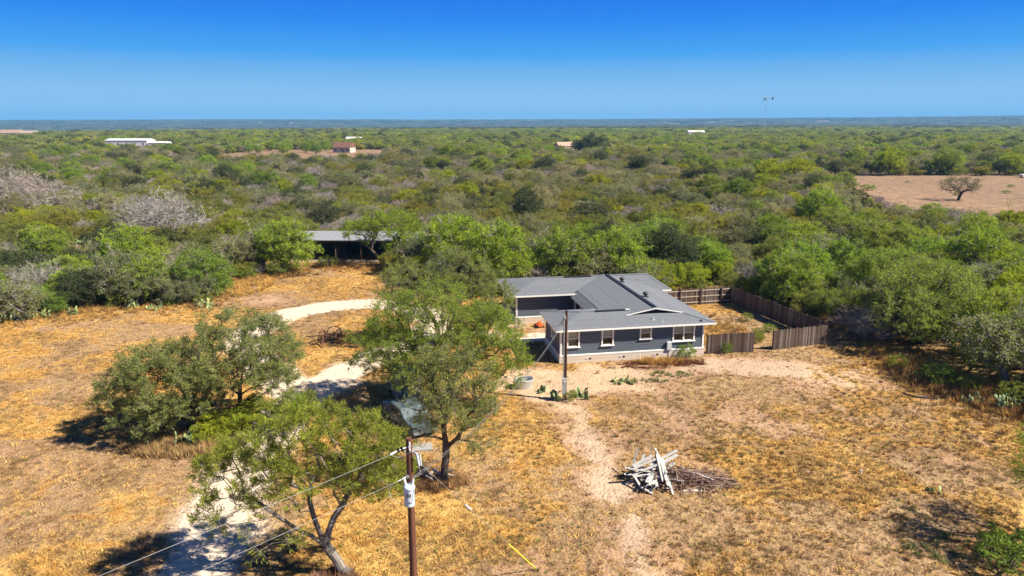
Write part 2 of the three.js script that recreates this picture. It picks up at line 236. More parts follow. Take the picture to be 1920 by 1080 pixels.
    for (let a = d0; a < d1 - 1e-4; a += step) {
      const b = Math.min(d1, a + step); let P = clip(clip(poly, (p) => dist(...p) - a), (p) => b - dist(...p)); if (P.length < 3) continue;
      const up = (p) => { const d = dist(...p), k = (b - d) / step; return hgt(d) + .004 + .011 * k; }, tone = .92 + .16 * R(), ou = R() * 20, ov = R() * 20;
      const area = P.reduce((s, p, i) => { const q = P[(i + 1) % P.length]; return s + p[0] * q[1] - q[0] * p[1]; }, 0); if (area < 0) P.reverse();
      for (let i = 1; i < P.length - 1; i++) for (const p of [P[0], P[i], P[i + 1]]) { pos.push(p[0], up(p), -p[1]); uv.push(p[0] + ou, p[1] + ov); col.push(tone, tone, tone); }
      for (let i = 0; i < P.length; i++) { const p = P[i], q = P[(i + 1) % P.length]; if (Math.abs(dist(...p) - a) < 1e-4 && Math.abs(dist(...q) - a) < 1e-4) { const y0 = hgt(a) - .004, y1 = up(p); for (const [r, y] of [[p, y1], [p, y0], [q, y0], [p, y1], [q, y0], [q, y1]]) { pos.push(r[0], y, -r[1]); uv.push(r[0], y); col.push(tone, tone, tone); } } }
    }
    const g = new THREE.BufferGeometry(); g.setAttribute('position', new THREE.Float32BufferAttribute(pos, 3)); g.setAttribute('uv', new THREE.Float32BufferAttribute(uv, 2)); g.setAttribute('color', new THREE.Float32BufferAttribute(col, 3)); g.computeVertexNormals(); return g;
  }
  const roof = new THREE.Group(); roof.name = 'roof'; house.add(roof);
  const slope = (poly, dist, hgt = (d) => E0 + PT * d) => { const m = part('shingle_slope', course(poly, dist, hgt), M.shingle, roof); m.userData.kind = 'stuff'; return m; };
  slope([[-.5, -.5], [13.1, -.5], [10.9, 1.7], [6.2, 1.7], [7.05, 2.55], [2.55, 2.55]], (u, v) => v + .5);
  slope([[-.5, -.5], [2.55, 2.55], [-.5, 5.6]], (u) => u + .5);
  slope([[-.5, 5.6], [2.55, 2.55], [7.05, 2.55], [4.0, 5.6]], (u, v) => 5.6 - v);
  slope([[4.7, 4.9], [7.05, 2.55], [6.2, 1.7], [6.2, 1.55], [8.55, 1.55], [8.55, 15.35], [7.95, 15.35], [4.7, 12.1]], (u) => u - 4);
  slope([[3.95, 5.2], [4.72, 4.7], [4.72, 12.2], [3.95, 11.7]], (u) => u - 3.95, (d) => 2.63 + .56 * d);
  slope([[13.1, -.5], [13.1, 11.4], [9.15, 15.35], [8.55, 15.35], [8.55, 1.55], [10.9, 1.55], [10.9, 1.7]], (u) => 13.1 - u);
  slope([[-2.1, 11.4], [1.85, 15.35], [7.95, 15.35], [4.0, 11.4]], (u, v) => v - 11.4);
  slope([[-2.1, 11.4], [-2.1, 19.3], [1.85, 15.35]], (u) => u + 2.1);
  slope([[13.1, 11.4], [14.1, 11.4], [12.9, 15.35], [9.15, 15.35]], (u, v) => v - 11.4);
  slope([[14.1, 11.4], [14.1, 19.3], [12.9, 15.35]], (u) => 14.1 - u, (d) => E0 + .675 * d);
  slope([[-2.1, 19.3], [14.1, 19.3], [12.9, 15.35], [1.85, 15.35]], (u, v) => 19.3 - v);
  slope([[7.9, 15.33], [9.2, 15.33], [8.55, 15.95]], (u, v) => 19.9 - v);
  // ridge and hip caps
  const cap = (a, b, m = M.cap, w = .26, h = .035) => part('ridge_cap', bar([a[0], a[2] + .02, -a[1]], [b[0], b[2] + .02, -b[1]], w, h), m, roof);
  const Z = (d) => E0 + PT * d;
  cap([2.55, 2.55, Z(3.05)], [7.05, 2.55, Z(3.05)]); cap([1.85, 15.35, Z(3.95)], [12.9, 15.35, Z(3.95)]); cap([-.45, -.45, Z(0)], [2.55, 2.55, Z(3.05)]); cap([-.45, 5.55, Z(0)], [2.55, 2.55, Z(3.05)]); cap([13.05, -.45, Z(0)], [10.9, 1.7, Z(2.2)]); cap([-2.05, 11.45, Z(0)], [1.85, 15.35, Z(3.95)]); cap([14.05, 11.45, Z(0)], [12.9, 15.35, Z(3.95)]);
  const rv = (a, b) => part('ridge_vent', bar([a[0], a[2] + .05, -a[1]], [b[0], b[2] + .05, -b[1]], .3, .07), M.vent, roof);
  rv([8.6, 1.75, Z(4.55)], [8.6, 15.1, Z(4.55)]); rv([3.6, 2.45, Z(3.05)], [6.2, 2.45, Z(3.05)]); rv([4.2, 15.2, Z(3.95)], [7.0, 15.2, Z(3.95)]);
  part('flashing', bar([6.2, Z(3.05) + .06, -2.45], [6.6, Z(3.05) + .06, -2.45], .3, .02), M.grey, roof);
  // dutch gable at the front end of the main ridge
  const tri = (pts, m, n) => { const g = new THREE.BufferGeometry(); g.setAttribute('position', new THREE.Float32BufferAttribute(pts.flat(), 3)); g.setAttribute('uv', new THREE.BufferAttribute(new Float32Array(pts.length * 2), 2)); g.computeVertexNormals(); return part(n, g, m, roof); };
  tri([[6.2, Z(2.2) - .02, -1.8], [10.9, Z(2.2) - .02, -1.8], [8.55, Z(4.55), -1.8]], M.dark, 'gable_louvre');
  for (const s of [-1, 1]) part('rake_trim', bar([8.55 + s * 2.5, Z(2.2) - .02, -1.52], [8.55, Z(4.55) - .045, -1.52], .05, .07), M.trim, roof);
  // eaves: white fascia boards and the soffit that closes the roof below
  const ring = [[-.5, -.5], [13.1, -.5], [13.1, 11.4], [14.1, 11.4], [14.1, 19.3], [-2.1, 19.3], [-2.1, 11.4], [4.7, 11.4], [4.7, 5.6], [-.5, 5.6]];
  part('soffit', new THREE.ExtrudeGeometry(new THREE.Shape(ring.map((p) => new THREE.Vector2(p[0], p[1]))), { depth: .02, bevelEnabled: false }).rotateX(-Math.PI / 2).translate(0, E0 - .115, 0), M.trim, roof);
  for (let i = 0; i < ring.length; i++) { const a = ring[i], b = ring[(i + 1) % ring.length]; if (i === 7) { part('fascia', bar([3.95, 2.56, -5.4], [3.95, 2.56, -11.6], .03, .13), M.trim, roof); continue; } part('fascia', bar([a[0], E0 - .07, -a[1]], [b[0], E0 - .07, -b[1]], .03, .145), M.trim, roof); }
  // roof furniture
  const turbine = (u, v) => { const d = u - 8.6, y = Z(4.5 - d); const t = new THREE.Group(); t.name = 'turbine_vent'; t.position.set(u, y, -v); house.add(t); part('vent_neck', rod([0, -.05, 0], [0, .2, 0], .12, .12, 12), M.vent, t); part('vent_head', new THREE.LatheGeometry([[.12, .18], [.22, .22], [.26, .32], [.22, .42], [.08, .48], [0, .49]].map((p) => new THREE.Vector2(...p)), 16), M.vent, t); part('vent_base', box(.5, .02, .5, 0, .03, 0), M.vent, t); };
  turbine(9.25, 12.2); turbine(9.35, 6.0);
  const pipe = (u, v, h, s = .05) => part('vent_pipe', [rod([u, Z(v + .5) - .03, -v], [u, Z(v + .5) + h, -v], s, s, 10), new THREE.ConeGeometry(s * 2.2, .06, 10).translate(u, Z(v + .5) + .03, -v)], M.grey, roof);
  pipe(8.0, .55, .28); pipe(8.6, .05, .14, .035); part('roof_vent', box(.2, .1, .2, 11.9, Z(.35) + .04, .1), M.vent, roof);
  // courtyard porch posts
  for (const v of [6.4, 9, 11]) part('porch_post', box(.12, 2.6, .12, 4.2, 1.3, -v), M.trim, house);
  part('porch_floor', box(1.4, .3, 6.6, 4.55, .15, -8.5), M.slab, house);
}
// walkway slab beside the wing and small courtyard things
{
  const p = hw(-1.6, 6.6); const s = thing('walkway_slab', 'pale concrete walkway slab beside the house wing', 'slab', [p.x, 0, p.z], HA);
  part('slab', box(4.2, .09, 1.0, 0, .045, 0), std(.6, .56, .5, .95), s);
  const q = hw(.6, 10.6), mower = thing('push_mower', 'small orange push mower left in the house courtyard', 'mower', [q.x, 0, q.z], .4);
  part('deck', [box(.55, .16, .75, 0, .25, 0), box(.28, .22, .28, 0, .44, .05)], std(.75, .12, .02, .5), mower);
  part('handle', [rod([-.2, .3, .3], [-.2, .95, 1.0], .015), rod([.2, .3, .3], [.2, .95, 1.0], .015), rod([-.2, .95, 1.0], [.2, .95, 1.0], .015)], M.vent, mower);
  for (const [x, z] of [[-.3, -.3], [.3, -.3], [-.3, .3], [.3, .3]]) part('wheel', new THREE.CylinderGeometry(.13, .13, .06, 14).rotateZ(Math.PI / 2).translate(x, .13, z), M.dark, mower);
}
// ---------- wooden privacy fence: pickets one by one ----------
const picketGeo = (() => { const s = new THREE.Shape([[-.5, 0], [.5, 0], [.5, .975], [.36, 1], [-.36, 1], [-.5, .975]].map((p) => new THREE.Vector2(...p))); return new THREE.ExtrudeGeometry(s, { depth: 1, bevelEnabled: false }); })();
const fenceMat = [[.075, .050, .038], [.105, .075, .060], [.165, .135, .118], [.048, .028, .021], [.088, .058, .044]].map(([r, g, b], i) => { const R = rng(60 + i), t = tex(64, 256, (x, y) => { const n = fbm(x / 5, y / 60, 3), st = fbm(x / 2.2 + 30, y / 120, 2), f = R(); const v = .62 + .8 * (n - .3) * .8 + .3 * (st - .5) + .12 * (f - .5); return [toS(r * v * 1.25), toS(g * v * 1.25), toS(b * v * 1.25)]; }, true); return new THREE.MeshStandardMaterial({ map: t, roughness: .95 }); });
const railMat = std(.44, .37, .30, .9), postMat = std(.085, .048, .035, .95);
function fence(label, pts, h, side, seed, opt = {}) { // side: +1 rails on the left of the walk
  const a = pts[0], b = pts[1], L = Math.hypot(b[0] - a[0], b[1] - a[1]), R = rng(seed);
  const t = thing('wooden_fence', label, 'fence', [a[0], 0, a[1]], Math.atan2(-(b[1] - a[1]), b[0] - a[0]));
  const W = .142; for (let x = W / 2, k = 0; x < L; x += W + .004 + R() * .006, k++) { const m = part('picket', picketGeo, fenceMat[R() * 5 | 0], t); m.scale.set(W, h * (.955 + R() * .06) + (opt.lift ? opt.lift * x / L : 0), .018); m.position.set(x, .02 + R() * .02, (R() - .5) * .008); m.rotation.z = (R() - .5) * .02; }
  for (const y of [.3, h * .52, h - .22]) part('rail', box(L, .085, .04, L / 2, y, -side * .036), opt.pale ? railMat : fenceMat[1], t);
  for (let x = .06; x <= L + .1; x += Math.min(2.4, L - .12)) part('post', box(.1, h + .02, .1, Math.min(x, L - .05), (h + .02) / 2, -side * .11), postMat, t);
  return t;
}
fence('back run of the wooden fence with pale rails and dark posts facing the yard', [[15.4, -72.6], [23.5, -74.5]], 1.78, -1, 1, { pale: true });
fence('long side run of the dark wooden fence along the brush', [[23.56, -74.55], [27.85, -60.2]], 1.80, 1, 2);
fence('front wooden fence panel joined to the house corner', [[16.35, -57.05], [20.55, -57.55]], 1.68, 1, 3, { lift: .06 });
fence('front wooden fence panel dappled by tree shade at the gate gap', [[22.3, -58.05], [27.7, -59.95]], 1.72, 1, 4);

// ---------- poles, transformer and lines ----------
const poleTex = (() => { const R = rng(77); const t = tex(128, 1024, (x, y) => { const n = fbm(x / 4, y / 150, 4), st = fbm(x / 1.6 + 30, y / 260, 2), f = R(), ck = st > .66 ? .5 : 1; const v = (.55 + .9 * (n - .25)) * ck + .1 * (f - .5); return [toS(.155 * v), toS(.058 * v), toS(.030 * v)]; }, true); return t; })();
const poleMat = new THREE.MeshStandardMaterial({ map: poleTex, roughness: .85 }), wireMat = std(.28, .28, .29, .7), porc = std(.62, .66, .72, .3), blackM = std(.015, .015, .016, .4), tankMat = std(.50, .56, .66, .35);
const P1 = [-3.45, -22], P2 = [3.72, -46.85];
{
  const p = thing('utility_pole', 'brown wooden utility pole carrying a grey transformer', 'utility pole', [P1[0], 0, P1[1]]);
  part('pole_shaft', rod([0, -.05, 0], [0, 8.72, 0], .15, .105, 16), poleMat, p);
  part('pole_top_pin', [rod([0.03, 8.3, .1], [.03, 8.62, .1], .03), box(.06, .10, .02, .02, 8.45, .115)], porc, p);
  const LD = V3(-6.8, 0, 6.4).normalize();           // the line leaves to the left and towards the camera
  const at = (d, y, s = 0) => [LD.x * d - LD.z * s, y, LD.z * d + LD.x * s];
  const ins = part('strain_insulator', [.30, .44].map((d) => new THREE.SphereGeometry(.085, 12, 8).scale(1, 1, .45).applyQuaternion(new THREE.Quaternion().setFromUnitVectors(V3(0, 0, 1), LD)).translate(...at(d, 8.42))), blackM, p);
  part('insulator_pin', [rod(at(.1, 8.42), at(.7, 8.4), .018), rod(at(.55, 8.4), at(.75, 8.36), .03)], porc, ins);
  const cut = part('fuse_cutout', [rod([.26, 8.22, .1], [.34, 7.78, .12], .045, .045, 10), rod([.38, 8.18, .1], [.40, 7.8, .14], .022)], porc, p); part('cutout_bracket', [bar([.08, 8.28, .05], [.28, 8.12, .1], .05), box(.12, .03, .06, .3, 8.2, .1)], M.steel, cut);
  const tr = new THREE.Group(); tr.name = 'transformer'; tr.position.set(.0, 6.42, .31); p.add(tr);
  part('tank', new THREE.LatheGeometry([[0, 0], [.17, 0], [.185, .02], [.185, .06], [.178, .07], [.178, .62], [.2, .64], [.2, .69], [.16, .74], [.06, .775], [0, .78]].map((q) => new THREE.Vector2(...q)), 28), tankMat, tr);
  for (const s of [-1, 1]) { part('bushing', new THREE.LatheGeometry([[0, 0], [.045, 0], [.04, .06], [.05, .08], [.034, .1], [.045, .15], [.03, .17], [.04, .22], [.018, .25], [.014, .32], [0, .32]].map((q) => new THREE.Vector2(...q)), 12).rotateZ(-s * .22).translate(s * .10, .72, 0), std(.72, .74, .76, .3), tr); }
  part('bracket', [box(.1, .06, .22, 0, .15, -.22), box(.1, .06, .22, 0, .55, -.22)], M.steel, tr);
  part('terminal', [-.07, 0, .07].flatMap((x, i) => [rod([x, .48 + (i === 1 ? .03 : 0), .17], [x + .01, .46, .26], .018), new THREE.SphereGeometry(.024, 8, 6).translate(x + .01, .46, .26)]), blackM, tr);
  const loopW = (pts, r = .008) => new THREE.TubeGeometry(new THREE.CatmullRomCurve3(pts.map((q) => V3(...q))), 40, r, 5);
  part('jumper_wire', [loopW([[.30, 7.8, .12], [.38, 7.6, .3], [.25, 7.5, .34], [.12, 7.45, .3]]), loopW([at(.75, 8.36), [-.3, 8.1, .15], [.1, 8.26, .12], [.27, 8.24, .1]])], wireMat, p);
  part('secondary_loop', [loopW([[-.02, 6.88, .55], [-.25, 6.62, .5], [-.55, 6.7, .42], [-.66, 7.0, .36], [-.45, 7.22, .3]], .011), loopW([[0, 6.88, .56], [.2, 6.7, .5], [.16, 7.05, .4], [.1, 7.3, .1]], .011)], wireMat, p);
  part('neutral_bracket', [box(.1, .08, .1, -.06, 7.38, .12), rod([-.08, 7.38, .12], [-.35, 7.33, .36], .02)], M.steel, p);
  const far1 = [P1[0] - 40, 8.0, P1[1] + 37.6], W0 = (v) => [P1[0] + v[0], v[1], P1[1] + v[2]];
  solo('power_line', cable(W0(at(.75, 8.36)), far1, .55, .0065, 30), wireMat, 'upper bare power line leaving the pole top', 'power line');
  solo('power_line', cable(W0([-.35, 7.33, .36]), [far1[0], 6.95, far1[2]], .6, .0065, 30), wireMat, 'lower power line leaving the pole at the transformer', 'power line');
  const g = thing('guy_wire', 'slanting guy wire with yellow guard anchored in the grass', 'guy wire', [P1[0], 0, P1[1]]);
  const A = [1.05 - P1[0], 0, -27.45 - P1[1]], B = [.1, 8.0, -.08], on = (t) => [lerp(A[0], B[0], t), lerp(A[1], B[1], t), lerp(A[2], B[2], t)];
  part('wire', rod(on(0), on(1), .007, .007, 6), wireMat, g);
  part('guy_guard', rod(on(.01), on(.27), .026, .026, 10), std(.78, .66, .04, .5), g);
  part('guy_insulator', rod(on(.595), on(.635), .04, .03, 10), porc, g);
  solo('service_line', [cable([P1[0] + .1, 7.3, P1[1]], [P2[0], 6.05, P2[1] + .1], .9, .013, 30), cable([P1[0] + .1, 7.22, P1[1]], [P2[0], 5.98, P2[1] + .1], .95, .007, 30)], std(.12, .12, .12, .7), 'twisted service line strung from the transformer pole to the meter pole', 'cable');
}
{
  const p = thing('meter_pole', 'dark brown wooden meter pole with conduit before the house', 'utility pole', [P2[0], 0, P2[1]]);
  part('pole_shaft', rod([0, -.05, 0], [0, 6.5, 0], .11, .085, 14), new THREE.MeshStandardMaterial({ map: poleTex, color: new THREE.Color().setRGB(.5, .45, .45), roughness: .9 }), p);
  part('conduit', [rod([-.15, .2, .07], [-.15, 6.0, .06], .042, .042, 10)], M.steel, p);
  part('weatherhead', [new THREE.SphereGeometry(.09, 12, 8).translate(-.15, 6.05, .07), box(.06, .2, .1, -.12, 6.1, .1)], std(.6, .6, .6, .5), p);
  const mb = part('meter_box', [box(.30, .46, .16, -.08, 1.45, .2), box(.28, .74, .15, -.08, .84, .2)], std(.36, .38, .4, .5), p);
  part('meter_dial', [new THREE.CylinderGeometry(.085, .085, .10, 18).rotateX(Math.PI / 2).translate(-.08, 1.48, .32)], M.glass, mb); part('meter_face', new THREE.CylinderGeometry(.075, .075, .02, 18).rotateX(Math.PI / 2).translate(-.08, 1.48, .29), std(.7, .7, .68, .6), mb);
  part('stub_conduit', [rod([-.08, 0, .2], [-.08, .5, .2], .035)], M.steel, p);
  part('drip_loop', [-.02, .02].map((d) => new THREE.TubeGeometry(new THREE.CatmullRomCurve3([V3(-.15, 6.05, .12), V3(-.35 + d, 5.75, .3), V3(-.28, 5.55 + d, .35), V3(-.05, 6.0, .12)]), 20, .012, 5)), blackM, p);
  const q = hw(-.5, 1.2, 2.9);
  solo('service_line', cable([P2[0] - .05, 5.95, P2[1]], [q.x, 3.0, q.z], .35, .013, 16), std(.1, .1, .1, .7), 'dark service line dropping from the meter pole to the roof corner', 'cable');
}
// ---------- galvanised tub ----------
{
  const t = thing('metal_tub', 'galvanised metal stock tub on bare dirt near the meter pole', 'tub', [.85, 0, -49.3], .5);
  part('tub_wall', new THREE.LatheGeometry([[.52, 0], [.60, .3], [.64, .60], [.67, .62], [.67, .66], [.63, .66], [.61, .58], [.5, .03], [0, .03]].map((q) => new THREE.Vector2(...q)), 36).scale(1.15, 1, .85), std(.46, .48, .5, .45, { metalness: .55 }), t);
  part('rust_bottom', new THREE.CylinderGeometry(.5, .5, .12, 28).scale(1.1, 1, .8).translate(0, .1, 0), std(.22, .10, .05, .95), t);
  for (const s of [-1, 1]) part('handle', new THREE.TorusGeometry(.07, .012, 6, 12, Math.PI).rotateY(Math.PI / 2).translate(s * .76, .5, 0), M.steel, t);
}
// ---------- old horse drawn rake on the island ----------
{
  const t = thing('hay_rake', 'rusty horse drawn hay rake with iron wheels on the grass island', 'farm implement', [-16.35, 0, -60.1], .12), m = M.rust;
  const wheel = (x, z, turn, r = .62) => { const w = new THREE.Group(); w.name = 'wheel'; w.position.set(x, r, z); w.rotation.y = turn; t.add(w); part('rim', new THREE.TorusGeometry(r - .03, .042, 6, 36).scale(1, 1, 1.5), m, w); const sp = []; for (let k = 0; k < 10; k++) { const a = k / 10 * 6.283; sp.push(rod([0, 0, 0], [Math.cos(a) * (r - .05), Math.sin(a) * (r - .05), 0], .012, .012, 5)); } part('spoke', sp, m, w).userData.kind = 'stuff'; part('hub', new THREE.CylinderGeometry(.07, .07, .2, 10).rotateX(Math.PI / 2), m, w); };
  wheel(-.35, .15, 1.25); wheel(.55, -.75, .35, .66); wheel(1.05, .1, 1.2);
  part('axle', bar([-1.75, .72, .25], [.95, .78, .15], .08), m, t); part('drawbar', bar([-.3, .7, .2], [-.15, .08, 1.5], .09), m, t);
  part('frame', [bar([-.3, .7, .2], [.55, .7, -.7], .06), bar([.55, .7, -.7], [1.05, .7, .1], .06), bar([.2, .75, .2], [.35, .3, -.2], .05)], m, t);
  for (let k = 0; k < 9; k++) part('tine', new THREE.TorusGeometry(.34, .012, 5, 14, Math.PI * .9).rotateY(Math.PI / 2 + .1).translate(-.2 + k * .13, .38, -.1), m, t);
  part('seat', [new THREE.SphereGeometry(.2, 12, 6, 0, 6.3, 0, 1.2).rotateX(Math.PI).translate(.9, .5, .3), bar([.6, .6, .1], [.9, .32, .3], .04)], m, t);
  part('foot', [new THREE.SphereGeometry(.14, 8, 6).scale(1.3, .8, 1).translate(-1.05, .12, .55)], m, t);
}
// ---------- lumber and brush pile ----------
{
  const R = rng(21), whites = [0, 1, 2].map((i) => { const q = [[.74, .74, .72], [.52, .49, .45], [.27, .18, .12]][i], t = tex(64, 128, (x, y) => { const n = fbm(x / 8 + i * 40, y / 14, 4), p = fbm(x / 5 + 70, y / 24 + 9, 3) > .54 ? .42 : 1, v = (.7 + .55 * (n - .35)) * p; return [toS(q[0] * v), toS(q[1] * v), toS(q[2] * v)]; }, true); return new THREE.MeshStandardMaterial({ map: t, roughness: .9 }); });
  const c = [7.75, -35.2];   // pile centre
  const mound = (x, z) => .5 * Math.exp(-(x * x / .8 + z * z / .5));
  const add = (a, b, w, h, k, label) => { const o = thing('board', label, 'board', [c[0], 0, c[1]], 0, 'boards thrown on the lumber pile'); const j = () => (R() - .5) * .16, K = 1.3; part('plank', bar([a[0] * K + j(), Math.max(.04, a[1] * 1.1), a[2] * K + j()], [b[0] * K + j(), Math.max(.04, b[1] * 1.2), b[2] * K + j()], w * 1.12, h * 1.2), whites[k], o); };
  const L = 'white painted board thrown across the lumber pile';
  for (const [a, b, w, h, k] of [[[-.95, .62, -.05], [.15, .95, -.35], .14, .03, 0], [[-1.0, .5, .2], [.1, .8, -.1], .14, .03, 0], [[-.9, .72, -.2], [.0, 1.0, -.5], .2, .025, 0], [[-.2, .75, -.2], [1.1, 1.12, -.85], .16, .03, 0], [[-.1, .66, 0], [1.0, .98, -.6], .2, .03, 0], [[.15, 1.25, -.85], [.42, .30, 1.05], .10, .05, 0], [[.27, 1.1, -.6], [.30, .35, .9], .10, .04, 0], [[.12, 1.15, -.5], [.22, .4, .7], .09, .04, 0], [[.36, 1.0, -.4], [.5, .05, 1.15], .10, .03, 0], [[-.95, .5, .1], [-.72, .2, .85], .10, .05, 0], [[-.72, .25, .8], [-.35, .05, 1.05], .10, .04, 0], [[-.7, .35, .5], [.2, .5, .4], .10, .05, 1], [[-.55, .15, .75], [-.15, .35, .55], .12, .04, 0], [[-.4, .1, .95], [-.05, .3, .7], .12, .03, 0], [[-.6, .25, .2], [-.1, .55, .3], .14, .04, 0], [[-.3, .3, .3], [.1, .55, .1], .2, .03, 0], [[.3, .5, -.1], [.8, .75, -.3], .2, .03, 0], [[-.85, .55, -.35], [-.55, 1.15, -.95], .09, .03, 1], [[-.6, .6, -.3], [-.35, .95, -.7], .10, .03, 0], [[.0, .7, -.3], [-.05, 1.25, -1.05], .06, .03, 2], [[.05, .5, .0], [.1, 1.2, -.6], .10, .04, 2], [[.4, .55, .1], [.6, .8, -.3], .07, .03, 2], [[-.2, .1, .9], [.0, .55, .3], .07, .04, 2], [[-1.3, .05, .3], [-.8, .35, .15], .06, .04, 1], [[.35, .06, .75], [.75, .12, .62], .06, .03, 0], [[-.5, .45, .1], [-.3, .2, .8], .05, .05, 1]]) add(a, b, w, h, k, k === 2 ? 'bare brown board standing in the lumber pile' : L);
  for (let i = 0; i < 16; i++) { const x = (R() - .5) * 1.5 - .15, z = (R() - .5) * 1.0 + .1, a = R() * 3.14, l = .35 + .5 * R(), y = .12 + .5 * R(); add([x - Math.cos(a) * l, y, z - Math.sin(a) * l], [x + Math.cos(a) * l, y + (R() - .4) * .5, z + Math.sin(a) * l], .09 + .07 * R(), .03, i % 4 === 3 ? 1 : 0, L); }
  { const o = thing('pipe', 'long white pipe lying over the brush pile', 'pipe', [c[0], 0, c[1]]); part('tube', [rod([1.55, .62, -.4], [3.1, .22, .25], .032), rod([2.7, .32, .08], [3.1, .22, .25], .04)], whites[0], o); }
  { const o = thing('broken_board', 'broken pale plank lying flat on the grass before the brush pile', 'board', [c[0] + 1.75, .03, c[1] + 1.05], .05); const s = new THREE.Shape([[-.55, -.06], [.55, -.1], [.52, .16], [.1, .17], [.05, .1], [-.1, .18], [-.3, .15]].map((p) => new THREE.Vector2(...p))); part('plank', new THREE.ExtrudeGeometry(s, { depth: .03, bevelEnabled: false }).rotateX(-Math.PI / 2), std(.60, .50, .44, .9), o); }
  const sticks = []; for (let k = 0; k < 640; k++) { const t = R(), x = lerp(-.8, 3.9, Math.pow(t, .85)), z = (R() + R() - 1) * lerp(1.5, .9, t) - .1 + .15 * t, top = .95 * Math.exp(-Math.pow((x - .9) / 1.5, 2)) * Math.exp(-z * z / .7) + .05, y = top * (.3 + .7 * R()), a = R() * 6.283, l = .4 + R() * 1.1, el = (R() - .35) * .9; sticks.push(rod([x - Math.cos(a) * l / 2, Math.max(.02, y - el * l / 2), z - Math.sin(a) * l / 2], [x + Math.cos(a) * l / 2, Math.max(.02, y + el * l / 2), z + Math.sin(a) * l / 2], .016 + R() * .016, .007, 5)); }
  const o = thing('brush_pile', 'heap of cut brown brush beside the lumber pile', 'brush pile', [c[0], 0, c[1]]);
  for (const [i, col] of [[0, [.19, .115, .085]], [1, [.31, .225, .175]], [2, [.11, .055, .042]]]) { const m = part('cut_stick', sticks.filter((_, k) => k % 3 === i), std(...col, .95), o); m.userData.kind = 'stuff'; }
}
// grey log heap by the tree behind the transformer
{
  const R = rng(41), mats = [std(.33, .30, .27, .9), std(.14, .12, .105, .95), std(.24, .19, .15, .95)];
  for (let k = 0; k < 16; k++) { const x = -5.9 + R() * 2.6, z = -35.8 + R() * .9, a = R() * 3.14, l = .5 + R() * .7, y = .12 + R() * .45, r = .05 + R() * .06; const o = thing('cut_log', 'weathered grey log in the heap at the foot of the tree', 'log', [x, 0, z], a, 'logs heaped behind the transformer pole'); part('log', rod([-l / 2, y - .08, 0], [l / 2, y + (R() - .3) * .35, .06], r, r * .75, 8), mats[k % 3], o); }
  const slab = thing('stone_slab', 'pale flat concrete slab lying in the grass beneath the trees', 'slab', [-5.6, 0, -39.2], .2); part('slab', box(1.7, .1, .9, 0, .05, 0), std(.27, .26, .25, .95), slab);
}
// dead limb, stakes, well pipe
{
  const o = thing('fallen_limb', 'dark fallen limb lying at the edge of the brush', 'limb', [28, 0, -47.9]); part('limb', [rod([0, .12, .05], [.55, .08, .6], .07, .06), rod([.55, .08, .6], [1.85, .07, 1.1], .06, .03)], std(.05, .04, .035, .95), o); part('pale_branch', rod([.75, .07, .5], [1.6, .1, .62], .035, .02), std(.34, .28, .23, .95), o);
  const w = thing('marker_stub', 'short white pipe stub standing in the dry grass', 'pipe', [19.3, 0, -36]); part('pipe', [rod([0, 0, 0], [0, .28, 0], .045), rod([-.05, .2, 0], [.06, .28, 0], .03)], std(.7, .72, .74, .5), w);
}
// ---------- open sided barn ----------
{
  const b = thing('barn', 'long open fronted pole barn with pale metal roof behind the trees', 'barn', [-32, 0, -98.6], -.015), metal = std(.31, .32, .33, .55, { metalness: .35 });
  const L = 21.5, ribs = []; const R = rng(9);
  for (let k = 0; k < 24; k++) { const w = L / 24, x = (k + .5) * w; for (const [z0, y0, z1, y1] of [[.35, 2.92, -4.1, 3.34], [-4.1, 3.34, -8.6, 2.9]]) { const m = part('roof_sheet', bar([x, y0 + (R() - .5) * .012, z0], [x, y1, z1], w - .01, .025), metal, b); part('sheet_rib', bar([x + w / 2 - .03, y0 + .03, z0], [x + w / 2 - .03, y1 + .03, z1], .04, .04), metal, m); } }
  for (let k = 0; k <= 6; k++) for (const z of [0, -8.2]) part('post', rod([k * L / 6, 0, z], [k * L / 6, 2.85, z], .09), postMat, b);
  part('back_wall', box(L, 2.8, .08, L / 2, 1.4, -8.35), std(.09, .075, .065, .95), b); for (const x of [0, L]) part('end_wall', box(.08, 2.8, 8.2, x, 1.4, -4.2), std(.12, .1, .09, .95), b); for (const x of [7.4, 14]) part('partition', box(.06, 2.4, 7.6, x, 1.2, -4.3), std(.1, .08, .07, .95), b);
  part('header', box(L, .2, .08, L / 2, 2.75, .05), std(.16, .14, .13, .9), b); part('floor_edge', box(L, .12, .3, L / 2, .06, .3), std(.4, .35, .3, .95), b);
  for (let k = 0; k < 8; k++) part('gate_slat', box(.12, 1.15, .04, 6.6 + k * .2, .6, -2.5), std(.12, .115, .11, .8), b);
  const f = thing('pipe_fence', 'rusty pipe rail fence before the barn', 'fence', [-22.5, 0, -94.6], -.03); for (const x of [0, 2.8, 5.6, 8.4, 11]) part('post', rod([x, 0, 0], [x, 1.15, 0], .04), M.rust, f); part('rail', [rod([0, 1.1, 0], [11, 1.1, 0], .035)], M.rust, f);
}
